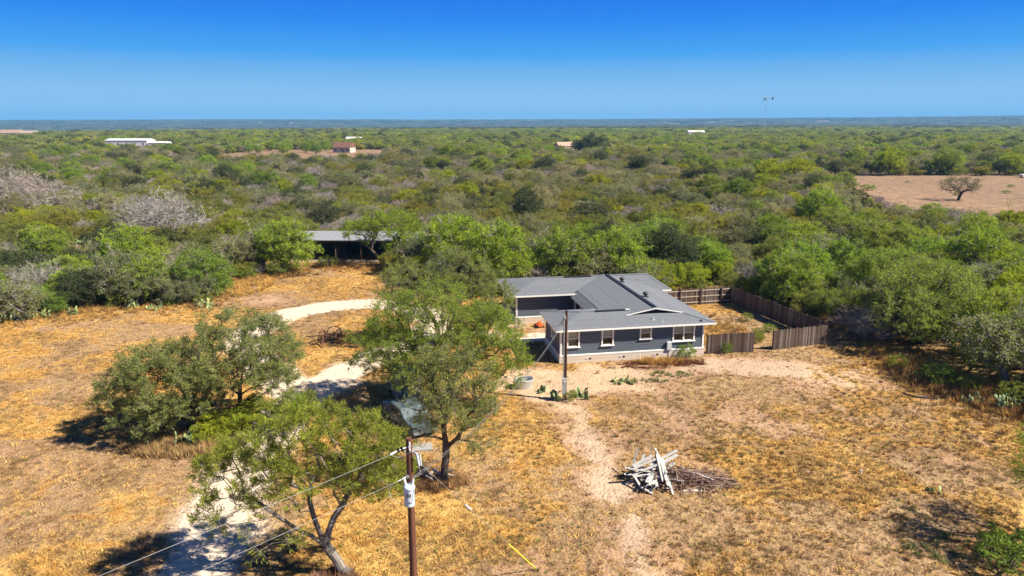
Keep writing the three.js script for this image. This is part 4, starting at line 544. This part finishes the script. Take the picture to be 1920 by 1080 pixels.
grow('bright', 20.8, -79.6, 1.0, .85, 'bright green bush behind the back fence', 1, 0); grow('bright', 17.6, -78.6, .8, .8, 'small bright green bush by the house rear corner', 0, 1);
grow('mesq', 12.5, -81.5, 1.35, 1.1, 'mesquite rising behind the roof ridge', 2, 1); grow('mesq', 5.6, -80.8, 1.4, 1.1, 'dark mesquite behind the back wing of the house', 1, 0); grow('greyg', 9.4, -80, 1.3, 1.1, 'grey twiggy tree close behind the house', 2, 2); grow('mesq', -1.6, -79.8, 1.4, 1.15, 'mesquite beyond the left end of the house', 0, 1); grow('mesq', -6.6, -82.8, 1.5, 1.1, 'green mesquite between the barn and the house', 3, 1); grow('bare', 1.8, -78.6, 1.1, 1, 'bare twiggy shrub behind the back wing', 0, 1);
grow('bare', -53.5, -112, 2.3, 1.1, 'large silver dead tree with drooping twigs in the left brush', 0, 0); grow('bare', -61, -117, 1.7, 1.2, 'pale dead shrub beside the large silver tree', 1, 0); grow('bare', -104, -148, 2.8, 1, 'broad pinkish grey bare thicket at the far left', 2, 1); grow('bare', -96, -146, 2.4, 1, 'pinkish bare shrub next to the bare thicket', 0, 1);
// ---- the woodland itself ----
function kindAt(x, z, r) {
  const D = -z, n = fbm(x * .035 + 50, z * .035, 3), m = fbm(x * .016 + 9, z * .016 + 70, 3), q = x / D; let k;
  const bareP = (q < -.22 ? .20 : .08) + (n > .58 ? .16 : 0), brightP = (q > .12 && D < 210 ? .10 : .03) + (n < .42 ? .10 : 0);
  const oliveP = (D > 105 && D < 190 ? .34 : .12) + (m > .52 ? .26 : -.04), darkP = .05, greyP = q < -.1 || D > 190 ? .42 : .24;
  if (r < bareP) k = 'bare'; else if ((r -= bareP) < brightP) k = 'bright'; else if ((r -= brightP) < oliveP) k = 'olive'; else if ((r -= oliveP) < darkP) k = 'dark'; else if ((r -= darkP) < greyP) k = 'greyg'; else k = 'mesq';
  return k;
}
const SPOTS = [];
{
  const r = rng(77); let z = -62;
  while (z > -3400) {
    const D = -z, step = D < 130 ? 2.3 : D < 260 ? 2.7 : D < 600 ? 4.3 : D < 1200 ? 7 : 11.5, half = .80 * D + 10;
    for (let x = -half; x < half; x += step) {
      const px = x + (r() - .5) * step * 1.1, pz = z + (r() - .5) * step * 1.1, n = fbm(px * .05, pz * .05 + 30, 3), kr = r(), sr = r(), tr = r();
      if (n < .33 && D < 400 && r() < .65) continue; const hgt = land(px, pz); if (D > 900 && hgt < -13) continue;
      SPOTS.push({ x: px, z: pz, D, y: hgt, kr, sr, tr, step });
    }
    z -= step;
  }
}
{
  const r = rng(78), inst = {}; let nThings = 0; const MAXT = 290;
  const put = (set, geoKey, geo, mtx, col) => { (set[geoKey] ||= { geo, m: [], c: [] }).m.push(mtx); set[geoKey].c.push(col); };
  const Q = new THREE.Quaternion(), Y = V3(0, 1, 0);
  for (const s of SPOTS) {
    const { x, z, D } = s; let kind = kindAt(x, z, s.kr); const size = (D < 600 ? .48 + .85 * Math.pow(s.sr, 1.5) + (D > 260 ? .15 : 0) : s.step / 5.6 * (.65 + .7 * s.sr)) * (kind === 'bare' ? .9 : 1), rr = 2.2 * size;
    if (D < 260) { if (!free(x, z, rr * .62)) { continue; } } else { if (inPoly(x, z, FIELD)) continue; if (LOTS.some((l) => Math.abs(x - l[0]) < l[2] && Math.abs(z - l[1]) < l[3])) continue; }
    const seen = Math.abs(x) < .735 * D + 3;
    if (nThings < MAXT && D < 150 && seen) { const t = grow(kind, x, z, size, D < 260 ? .72 + .5 * s.tr : 1); nThings++; continue; }
    if (D < 260) placed.push([x, z, rr * .9]);
    const hi = D < 420, A = (hi ? MIDK : FARK)[kind], i = (s.tr * 97 | 0) % A.length, T = TINTS[kind][(s.tr * 991 | 0) % TINTS[kind].length], f = .78 + .44 * r(), dry = .12 * fbm(x * .01 + 4, z * .01, 2);
    const sy = hi ? .72 + .5 * s.tr : D < 900 ? .8 + .3 * s.tr : .62;
    put(inst, (hi ? 'm' : 'f') + kind + i, A[i], new THREE.Matrix4().compose(V3(x, s.y - .05, z), Q.clone().setFromAxisAngle(Y, s.kr * 50), V3(size, size * sy, size * (.85 + .3 * s.sr))), [T[0] * f * (1 + dry), T[1] * f, T[2] * f * (1 + dry * .6)]);
  }
  const wood = new THREE.Group(); wood.name = 'brush_woodland'; scene.add(wood); tag(wood, 'mass of thorn brush and mesquite stretching away to the horizon', 'woodland', null, 'stuff');
  const c = new THREE.Color(); let total = 0;
  for (const [k, d] of Object.entries(inst)) { const im = new THREE.InstancedMesh(d.geo, k.includes('bare') ? TMAT.bare[0] : leafMat, d.m.length); im.name = 'brush'; im.userData.kind = 'stuff'; d.m.forEach((m, i) => { im.setMatrixAt(i, m); im.setColorAt(i, c.setRGB(...d.c[i])); }); im.castShadow = im.receiveShadow = true; wood.add(im); total += d.m.length; }
  // far tree belts in the valley and on the far rise
  const g = mergeGeometries([0, 1, 2, 3, 4].map((i) => new THREE.IcosahedronGeometry(1, 1).scale(1.1 + .3 * i % .7, .55 + .2 * (i % 3), 1).translate((i - 2) * 1.1, .4, (i % 2) * .8 - .4)).map((q) => { const p = q.attributes.position, R = rng(5); for (let i = 0; i < p.count; i++) { const h = .8 + .45 * vn(p.getX(i) * 9 + 30, p.getZ(i) * 9 + p.getY(i) * 7 + 30); p.setXYZ(i, p.getX(i) * h, p.getY(i) * h, p.getZ(i) * h); } q.computeVertexNormals(); return q; }));
  const M2 = [], R3 = rng(99); for (let i = 0; i < 60000; i++) { const D = 1700 + 6400 * Math.pow(R3(), 1.2), a = (R3() - .5) * 1.62, x = a * D, z = -D, y = land(x, z); if (fbm(x * .0006, z * .0021 + 4, 3) > .53 && R3() < .96) continue; const s = 4 + D * .0009 + R3() * 3; M2.push(new THREE.Matrix4().compose(V3(x, y, z), Q.clone().setFromAxisAngle(Y, (R3() - .5) * .8), V3(s * (1 + 2 * R3()), s * (.55 + .4 * R3()), s))); }
  const fm = new THREE.InstancedMesh(g, std(.045, .052, .026, 1), M2.length); fm.name = 'far_woodland'; M2.forEach((m, i) => { fm.setMatrixAt(i, m); const f = .35 + 1.1 * R3(); fm.setColorAt(i, c.setRGB(f, f, f)); }); scene.add(fm); tag(fm, 'far belts of trees fading to blue below the horizon', 'woodland', null, 'stuff');
  console.log('woodland things', nThings, 'copies', total, 'far', M2.length);
}
// ---------- prickly pears ----------
{
  const pad = new THREE.SphereGeometry(1, 8, 6).scale(.5, .62, .13).translate(0, .55, 0), mats = [std(.15, .21, .08, .7), std(.21, .265, .095, .7), std(.33, .37, .14, .7), std(.115, .17, .08, .7)];
  const R = rng(13); let kk = 0;
  function pear(label, x, z, n, spread, h, group) {
    const t = thing('prickly_pear', label, 'cactus', [x, 0, z], 0, group);
    for (let k = 0; k < n * 1.4; k++) { const bx = (R() - .5) * spread, bz = (R() - .5) * spread * .7, tiers = 1 + (R() * h | 0); let p = V3(bx, -.04, bz), tilt = [(R() - .5) * .5, R() * 6.28, (R() - .5) * .6];
      for (let j = 0; j < tiers; j++) { const s = .20 + R() * .12, m = part('pad', pad, mats[(R() * 4) | 0], t); m.position.copy(p); m.rotation.set(...tilt, 'YXZ'); m.scale.setScalar(s); p = p.clone().add(V3(0, 1.08 * s, 0).applyEuler(m.rotation)); tilt = [tilt[0] + (R() - .5) * .9, tilt[1] + (R() - .5) * 1.6, tilt[2] + (R() - .5) * .9]; } }
  }
  pear('bright prickly pear clump right of the meter pole', 4.85, -47.3, 11, 1.0, 3); pear('dark prickly pear clump at the left foot of the meter pole', 3.1, -46.9, 7, .7, 3); pear('small prickly pear on bare dirt between tub and meter pole', 2.1, -48.2, 6, .7, 2); pear('low flat prickly pear in the dirt before the house', 8.3, -50.2, 9, 1.4, 1.5);
  pear('tall prickly pear at the foot of the two lobed mesquite', -19.6, -39.5, 9, 1.2, 5);
  pear('prickly pear clump at the clearing corner by the drive', -32.5, -72.6, 20, 1.8, 3.4); pear('low yellowish prickly pear along the clearing edge', -37.4, -71.6, 12, 1.6, 2); pear('dark prickly pear under the clearing edge mesquite', -39.8, -72.0, 16, 1.6, 4); pear('prickly pear standing alone on the bare edge strip', -44.6, -69.6, 12, 1.0, 3); pear('tall pale prickly pear behind the hedge', -46.8, -72.6, 18, 1.6, 4.5);
  const hd = 'prickly pear in the long cactus hedge at the clearing edge'; for (let k = 0; k < 6; k++) pear(hd, -51.6 + k * .95, -66.0 - k * .52, 13, 1.2, 3.4, 'cactus hedge');
  pear('prickly pear in the cactus row beside the fallen limb', 31.9, -46.2, 9, 1.1, 3); pear('dark prickly pear under the right hand brush', 33.6, -45.3, 14, 1.6, 4); pear('pale prickly pear under the right hand brush', 34.8, -43.6, 12, 1.4, 4);
  pear('flat prickly pear half buried in the dry grass', 22.1, -34, 2, .6, 1.4);
  pear('prickly pear behind the back fence', 22.2, -77.2, 14, 1.8, 4); pear('prickly pear outside the side fence', 27.6, -72.2, 10, 1.5, 4);
  for (const [x, z] of [[-68.5, -112], [-70, -116], [-56.4, -104], [-57, -99], [-66.5, -116]]) pear('pale prickly pear around the bare dirt patch in the brush', x, z, 18, 2.2, 4, 'cactus by the dirt patch');
}
// ---------- small bushes and dry clumps ----------
{
  const r = rng(17);
  const bush = (label, x, z, s, kind = 'low', tint, sy = 1) => grow(kind, x, z, s, sy, label, undefined, tint);
  bush('low olive weed bush at the front corner of the house', 14.4, -55.9, .7, 'low', 1); bush('thin green weed growing on the front fence panel', 18.0, -57.1, .42, 'low', 1, 1.4); bush('grey green bush in the fenced yard', 23.0, -67.2, .5, 'low', 0); bush('low bush inside the fence gap', 22.2, -61.6, .55, 'low', 0); bush('olive bush against the inside of the side fence', 23.9, -63.4, .5, 'low', 1);
  bush('dark green weeds in the gap of the fence', 21.6, -60.2, .55, 'low', 0); bush('weed tuft at the foot of the meter pole', 4.05, -46.6, .42, 'low', 0, 1.2); bush('green bush at the lower right edge of the grass', 21.6, -27.2, 1.15, 'low', 1, .9); bush('second green bush at the lower right edge', 23.6, -27.6, 1.1, 'low', 1, .8);
  bush('yellow green sapling at the trunk of the two lobed mesquite', -16.4, -41.4, .75, 'bright', 0, .7); bush('bright green shrub below the two lobed mesquite', -18.4, -40.6, .6, 'bright', 1, .7); bush('light green sapling by the driveway bend', -14.4, -42.6, .6, 'mesq', 1, .7);
  for (const [x, z] of [[31.5, -50], [33, -48.6], [35, -46.4], [36, -44.2], [30.5, -53.4], [37.4, -41], [38.2, -38.6]]) { const t = grow('low', x, z, .7 + .5 * r(), .9, 'low scrub bush along the right hand brush edge', undefined, undefined, 'scrub along the brush edge'); }
  for (const [x, z] of [[-33.4, -74.5], [-36, -73.4], [-41.4, -72.8], [-48, -70.6], [-33.8, -80.5], [-32.8, -86.5], [-29, -90.2], [-24.6, -93.5]]) grow('low', x, z, .8 + .5 * r(), .9, 'low scrub bush along the left clearing edge', undefined, undefined, 'scrub along the left edge');
  for (const [x, z, s] of [[102, -205, 1.8], [135, -195, 1], [140, -188, 1.1], [150, -215, .9], [118, -190, .6], [128, -232, .6], [146, -170, 1.2]]) grow('low', x, z, s, .55, 'low round bush out on the bare field', undefined, 1, 'bushes on the field');
}
plantTree('mesquite_tree', 'lone half bare mesquite standing on the bare field', 'tree', buildTree({ seed: 3300, rt: .42, bark: DARKBARK, clump: .95, space: .8, bare: 1.8, rmin: .03, trunks: [[[0, -.05, 0], [.2, 1.2, 0], [.6, 2.2, .1]]], lobes: [{ c: [0, 4.4, 0], r: [5.6, 2.4, 4.5], n: 90, hollow: .5 }], leaf: { twigs: 8, per: 9, len: .3, wid: .07, spread: .2, droop: .1, cols: [[.15, .145, .06], [.25, .24, .10]], twigCol: [.1, .085, .07], dead: [.3, [.13, .11, .09]] } }), [111.5, 0, -178], 0, [.85, .85, .85]);
grow('bright', 139, -265, 2.6, 1, 'round bright green tree behind the bare field', 0, 0); grow('mesq', 160, -266, 2.2, .9, 'dark stemmed mesquite behind the bare field', 1, 0); grow('bright', 184, -266, 2.2, .9, 'light green tree at the far right of the field', 1, 0);
grow('dark', 48, -430, 3.3, .85, 'large dark oak rising above the distant brush', 0, 0); grow('dark', 40.5, -432, 2.0, .9, 'smaller dark oak beside the large oak', 1, 0);
grow('bright', 77, -214, 2.2, 1.0, 'pair of bright yellow green trees left of the field', 0, 1, 'yellow green trees'); grow('bright', 85, -214, 2.3, .95, 'pair of bright yellow green trees left of the field', 1, 1, 'yellow green trees'); grow('bright', 66, -186, 1.7, .9, 'lower yellow green tree in front of the pair', 1, 0);

// ---------- dry grass ----------
{
  const R = rng(301);
  const tuft = (n, h, w, lean, seed) => { const A = new Acc(), r = rng(seed); for (let k = 0; k < n; k++) { const a = r() * 6.283, l = h * (.55 + .6 * r()), le = lean * (.4 + r()), bx = (r() - .5) * w, bz = (r() - .5) * w, d = nrm([Math.cos(a) * le, 1, Math.sin(a) * le]), s = [-Math.sin(a), 0, Math.cos(a)], o = [bx, -.01, bz], ww = .010 + .012 * r(), f = .75 + .5 * r(), e = add3(o, d, l); A.tri(add3(o, s, -ww), add3(o, s, ww), e, [f, f, f], nrm(cross(s, d))); } return A.geo(); };
  const short = [tuft(18, .11, .26, 1.3, 1), tuft(16, .09, .24, 1.7, 2), tuft(22, .17, .28, 1.1, 3)], tall = [tuft(34, .42, .35, .7, 4), tuft(40, .5, .4, .9, 5)];
  const mat = new THREE.MeshStandardMaterial({ vertexColors: true, roughness: 1, side: THREE.DoubleSide });
  const sets = short.map(() => ({ m: [], c: [] })), tsets = tall.map(() => ({ m: [], c: [] })), Q = new THREE.Quaternion(), Y = V3(0, 1, 0);
  const inHouse = (x, z) => { const dx = x - HO.x, dz = z - HO.z, u = dx * Math.cos(HA) - dz * Math.sin(HA), v = -dx * Math.sin(HA) - dz * Math.cos(HA); return u > -1.6 && u < 13.6 && v > -.12 && v < 19 && !(u < 4 && v > 5.2 && v < 11.9) && !(u < -.1 && v < 12); };
  let n = 0, tries = 0;
  while (n < 150000 && tries++ < 700000) {
    const t = R(), D = Math.sqrt(lerp(21 * 21, 96 * 96, Math.pow(t, 1.35))), x = (R() * 2 - 1) * (.76 * D + 1), z = -D; if (inHouse(x, z)) continue;
    const s = soil(x, z, 0); if (R() > s.grass) continue; if (s.dr < 1.25) continue;
    const k = R() * 3 | 0, sc = .55 + .75 * R() * R() + .15 * R(), f = .75 + .5 * R(), b = R(); let c = [s.c[0] * 1.02, s.c[1] * 1.0, s.c[2] * .95];
    if (b < .10 + .30 * s.brown + .12 * s.right) c = [.135, .072, .026]; else if (b > .978) c = [.13, .15, .035]; else if (b > .80) c = [.53, .34, .10];
    sets[k].m.push(new THREE.Matrix4().compose(V3(x, 0, z), Q.clone().setFromAxisAngle(Y, R() * 6.283), V3(sc, sc * (.6 + .7 * R()), sc))); sets[k].c.push(c.map((v) => v * f)); n++;
  }
  const addT = (x, z, c, s) => { const k = R() * 2 | 0, f = .7 + .6 * R(); tsets[k].m.push(new THREE.Matrix4().compose(V3(x, 0, z), Q.clone().setFromAxisAngle(Y, R() * 6.283), V3(s, s * (.8 + .5 * R()), s))); tsets[k].c.push(c.map((v) => v * f)); };
  // taller dry grass along the brush edge, round trunks, in the yard and before the house
  const straw = [.40, .235, .06], rustc = [.17, .06, .028], brn = [.22, .125, .042], grn = [.13, .16, .045];
  for (let i = 0; i < 3600; i++) { const k = R() * (CLEAR.length - 4) | 0, a = CLEAR[k], b = CLEAR[k + 1], t = R(), o = (R() * R() * (R() < .6 ? 1 : -1)) * 4.5 + .4, dx = b[0] - a[0], dz = b[1] - a[1], l = Math.hypot(dx, dz), x = a[0] + dx * t + dz / l * o, z = a[1] + dz * t - dx / l * o; if (inHouse(x, z)) continue; addT(x, z, R() < .45 ? brn : straw, .6 + .7 * R()); }
  for (let i = 0; i < 5200; i++) { const D = 23 + 36 * R(), x = lerp(-.2, .76, Math.pow(R(), .8)) * D, z = -D; if (inHouse(x, z) || !inPoly(x, z, CLEAR) || fbm(x * .22 + 5, z * .22, 3) < .46) continue; const s = soil(x, z, 0); if (R() > s.grass) continue; addT(x, z, R() < .62 ? [.17, .092, .032] : R() < .5 ? [.30, .18, .055] : [.19, .17, .05], .26 + .3 * R()); }
  const patch = (n2, cx, cz, rx, rz, c, s = 1) => { for (let i = 0; i < n2; i++) { const a = R() * 6.283, q = Math.sqrt(R()), x = cx + Math.cos(a) * rx * q, z = cz + Math.sin(a) * rz * q; if (inHouse(x, z)) continue; addT(x, z, c, s * (.6 + .7 * R())); } };
  patch(120, 12.0, -54.9, 2.0, .7, straw, .9); patch(90, 13.8, -54.6, 1.9, .8, rustc, .7); patch(50, 10.2, -53.6, 2.6, .4, rustc, .5); patch(30, 9.6, -54.4, 1.2, .4, rustc, .6);
  patch(60, 9.6, -50.6, 2.2, .5, grn, .5); patch(45, 12.2, -52, 1.8, .6, grn, .5); patch(160, 19, -62.5, 3, 4, straw, .9); patch(90, 21, -65, 2.4, 5, brn, .8);
  patch(150, -4.6, -35.2, 2.2, 1.2, [.30, .17, .07], 1); patch(260, -19.8, -39.2, 3.4, 1.3, [.27, .17, .07], 1.1); patch(60, -7.6, -26.8, .9, .6, [.19, .10, .055], .9); patch(300, 32, -50.5, 3, 3, brn, 1.2); patch(260, 34, -46.5, 2.6, 3, brn, 1.2); patch(200, -20, -93.2, 6, 2, [.38, .2, .07], 1); patch(160, -31, -82, 2.4, 5, straw, 1.2); patch(140, -30, -88.5, 4, 1.6, brn, 1.2);
  patch(60, 21, -28.8, 3, 1.4, grn, .7); patch(24, 2.6, -29, 3, 3, grn, .35); patch(40, 17, -41, 8, 4, grn, .35); patch(50, 12.6, -37, 4, 6, brn, .5);
  const grass = new THREE.Group(); grass.name = 'dry_grass'; scene.add(grass); tag(grass, 'short dry golden grass over the clearing', 'grass', null, 'stuff'); const c = new THREE.Color();
  for (const [geos, S] of [[short, sets], [tall, tsets]]) geos.forEach((g, k) => { const im = new THREE.InstancedMesh(g, mat, S[k].m.length); im.name = 'grass_tuft'; im.userData.kind = 'stuff'; S[k].m.forEach((m, i) => { im.setMatrixAt(i, m); im.setColorAt(i, c.setRGB(...S[k].c[i])); }); im.castShadow = im.receiveShadow = true; grass.add(im); });
  // loose stones on the drive
  { const st = new THREE.IcosahedronGeometry(1, 0), mm = []; for (let i = 0; i < 5200; i++) { const L = R() < .5 ? STEM : LOOP, k = 1 + (R() * (L.length - 1) | 0), t = R(), x = lerp(L[k - 1][0], L[k][0], t) + (R() + R() - 1) * 2.6, z = lerp(L[k - 1][1], L[k][1], t) + (R() + R() - 1) * 2.6, s2 = .015 + .04 * R() * R(); mm.push(new THREE.Matrix4().compose(V3(x, .015, z), Q.clone().setFromAxisAngle(V3(R(), R(), R()).normalize(), R() * 6), V3(s2 * 1.4, s2 * .8, s2))); }
    const im = new THREE.InstancedMesh(st, std(.42, .36, .30, .95), mm.length); im.name = 'gravel'; mm.forEach((m, i) => { im.setMatrixAt(i, m); const f = .5 + .9 * R(); im.setColorAt(i, c.setRGB(f, f, f)); }); scene.add(im); tag(im, 'loose stones scattered on the pale drive', 'gravel', null, 'stuff'); }
  // scattered dead twigs
  const tw = []; for (let i = 0; i < 900; i++) { const D = 22 + 40 * R(), x = (R() * 2 - 1) * .74 * D, z = -D; if (inHouse(x, z) || !inPoly(x, z, CLEAR)) continue; const a = R() * 6.283, l = .15 + .5 * R(); tw.push(rod([x, .02, z], [x + Math.cos(a) * l, .03 + .05 * R(), z + Math.sin(a) * l], .008 + .008 * R(), .005, 4)); }
  const m = part('fallen_twigs', tw, std(.13, .095, .07, .95), scene); tag(m, 'dead twigs scattered over the dry grass', 'twigs', null, 'stuff');
}
// ---------- distant buildings and the wind turbine ----------
function building(name, label, x, z, w, h, d, turn, wallC, roofC, rise, wins = 3, y = 0) {
  const t = thing(name, label, 'building', [x, y, z], turn), wm = std(...wallC, .85), rm = std(...roofC, .7);
  part('wall', box(w, h, d, 0, h / 2, 0), wm, t);
  const s = new THREE.Shape([[-d / 2 - .4, 0], [d / 2 + .4, 0], [0, rise]].map((p) => new THREE.Vector2(...p))), rf = part('roof', new THREE.ExtrudeGeometry(s, { depth: w + .6, bevelEnabled: false }).rotateY(Math.PI / 2).translate(-w / 2 - .3, h, 0), rm, t);
  for (let k = 0; k < wins; k++) part('window', box(1.1, 1.2, .06, -w / 2 + (k + .5) * w / wins, h * .55, d / 2 + .02), M.vent, t);
  part('door', box(1, 2.1, .06, w * .12, 1.05, d / 2 + .025), std(.2, .14, .1, .8), t); return t;
}
building('metal_building', 'long white metal building among the distant brush', -290, -552, 31, 5.6, 14, .02, [.52, .54, .56], [.5, .54, .56], 1.4, 5);
building('metal_building', 'low white annex beside the long metal building', -266, -548, 14, 4.0, 9, .02, [.7, .72, .72], [.7, .72, .73], .8, 2);
building('farm_house', 'distant house with brown roof among scattered trees', -108, -466, 12, 3.4, 8, -.25, [.42, .37, .33], [.16, .075, .05], 3.2, 3);
building('trailer_home', 'small white trailer by the orchard trees', -180, -503, 9, 3.4, 3.5, .1, [.7, .72, .74], [.7, .7, .7], .5, 3);
building('farm_house', 'small distant house with pink roof beside a dark oak', 35, -482, 11, 3.6, 8, .3, [.62, .52, .44], [.42, .25, .19], 2.6, 2);
building('farm_house', 'tan roofed house far off on the left', -622, -905, 24, 6, 12, .1, [.6, .52, .4], [.28, .2, .15], 4, 3); building('farm_house', 'yellow house far off on the left', -590, -890, 18, 6, 12, .1, [.62, .5, .24], [.3, .24, .2], 3, 3); building('white_shed', 'white shed on the distant ploughed field', 250, -990, 22, 6, 12, 0, [.72, .72, .7], [.6, .6, .6], 2, 2); building('white_shed', 'small white roofed shed deep in the brush', -150, -690, 14, 4, 8, 0, [.7, .7, .7], [.62, .64, .64], 1.4, 2);
for (const [x, z, s] of [[-168, -462, 1.1], [-157, -450, 1.2], [-147, -470, 1.35], [-141, -446, 1.25], [-132, -464, 1.3], [-152, -488, 1.5], [-137, -492, 1.5], [-125, -486, 1.4], [-164, -492, 1.4], [-122, -450, 1.2]]) grow('mesq', x, z, s, 1.05, 'umbrella shaped tree standing on the bare orchard ground', undefined, undefined, 'orchard trees');
{
  const D = 500, t = thing('wind_turbine', 'small wind turbine on a thin guyed mast above the distant brush', 'wind turbine', [173, 0, -D]), w = std(.12, .13, .15, .5), H = 34.6;
  part('mast', rod([0, 0, 0], [0, H, 0], .09, .06, 8), std(.45, .47, .5, .6), t); part('mast_joint', rod([0, H - 4.4, 0], [0, H - 4, 0], .24, .24, 8), w, t);
  for (const a of [0, 2.1, 4.2]) part('guy', rod([0, H - 4.2, 0], [Math.cos(a) * 14, 0, Math.sin(a) * 14], .02, .02, 4), w, t);
  const n = part('nacelle', [rod([-1.1, H + .2, 0], [1.6, H + .25, 0], .32, .2, 12), rod([1.5, H + .25, 0], [3.6, H + .2, 0], .10, .08, 8)], std(.3, .31, .33, .4), t); part('tail_fin', new THREE.ExtrudeGeometry(new THREE.Shape([[3.2, .1], [4.9, 1.3], [4.4, -1.1], [3.6, -.4]].map((q) => new THREE.Vector2(...q))), { depth: .06, bevelEnabled: false }).translate(0, H, 0), std(.06, .06, .07, .5), n);
  const hub = part('hub', new THREE.SphereGeometry(.34, 12, 8).scale(1.4, 1, 1).translate(-1.3, H + .2, 0), std(.05, .05, .06, .4), t);
  for (const a of [.12, 2.21, 4.3]) part('blade', new THREE.ExtrudeGeometry(new THREE.Shape([[-.12, 0], [.3, .3], [.26, 3.5], [.1, 3.6], [-.1, 3.5]].map((q) => new THREE.Vector2(...q))), { depth: .05, bevelEnabled: false }).rotateY(Math.PI / 2 - .5).rotateX(a).rotateZ(.14).translate(-1.35, H + .2, 0), w, t);
}
// the pickup far out on the field
vehicle('white_truck', 'white vehicle parked at the far side of the bare field', 'truck', [181, 0, -252], .1, [[-2.5, .5], [2.4, .5], [2.45, 1.0], [1.3, 1.15], [.7, 1.75], [-.6, 1.8], [-.8, 1.2], [-2.55, 1.15]], [[[-.5, 1.2], [.85, 1.2], [.5, 1.62], [-.5, 1.62]]], 1.9, [.75, .76, .78], [-1.6, 1.55]);
lit(scene);
renderer.setSize(1024, 576);
renderer.render(scene, camera);
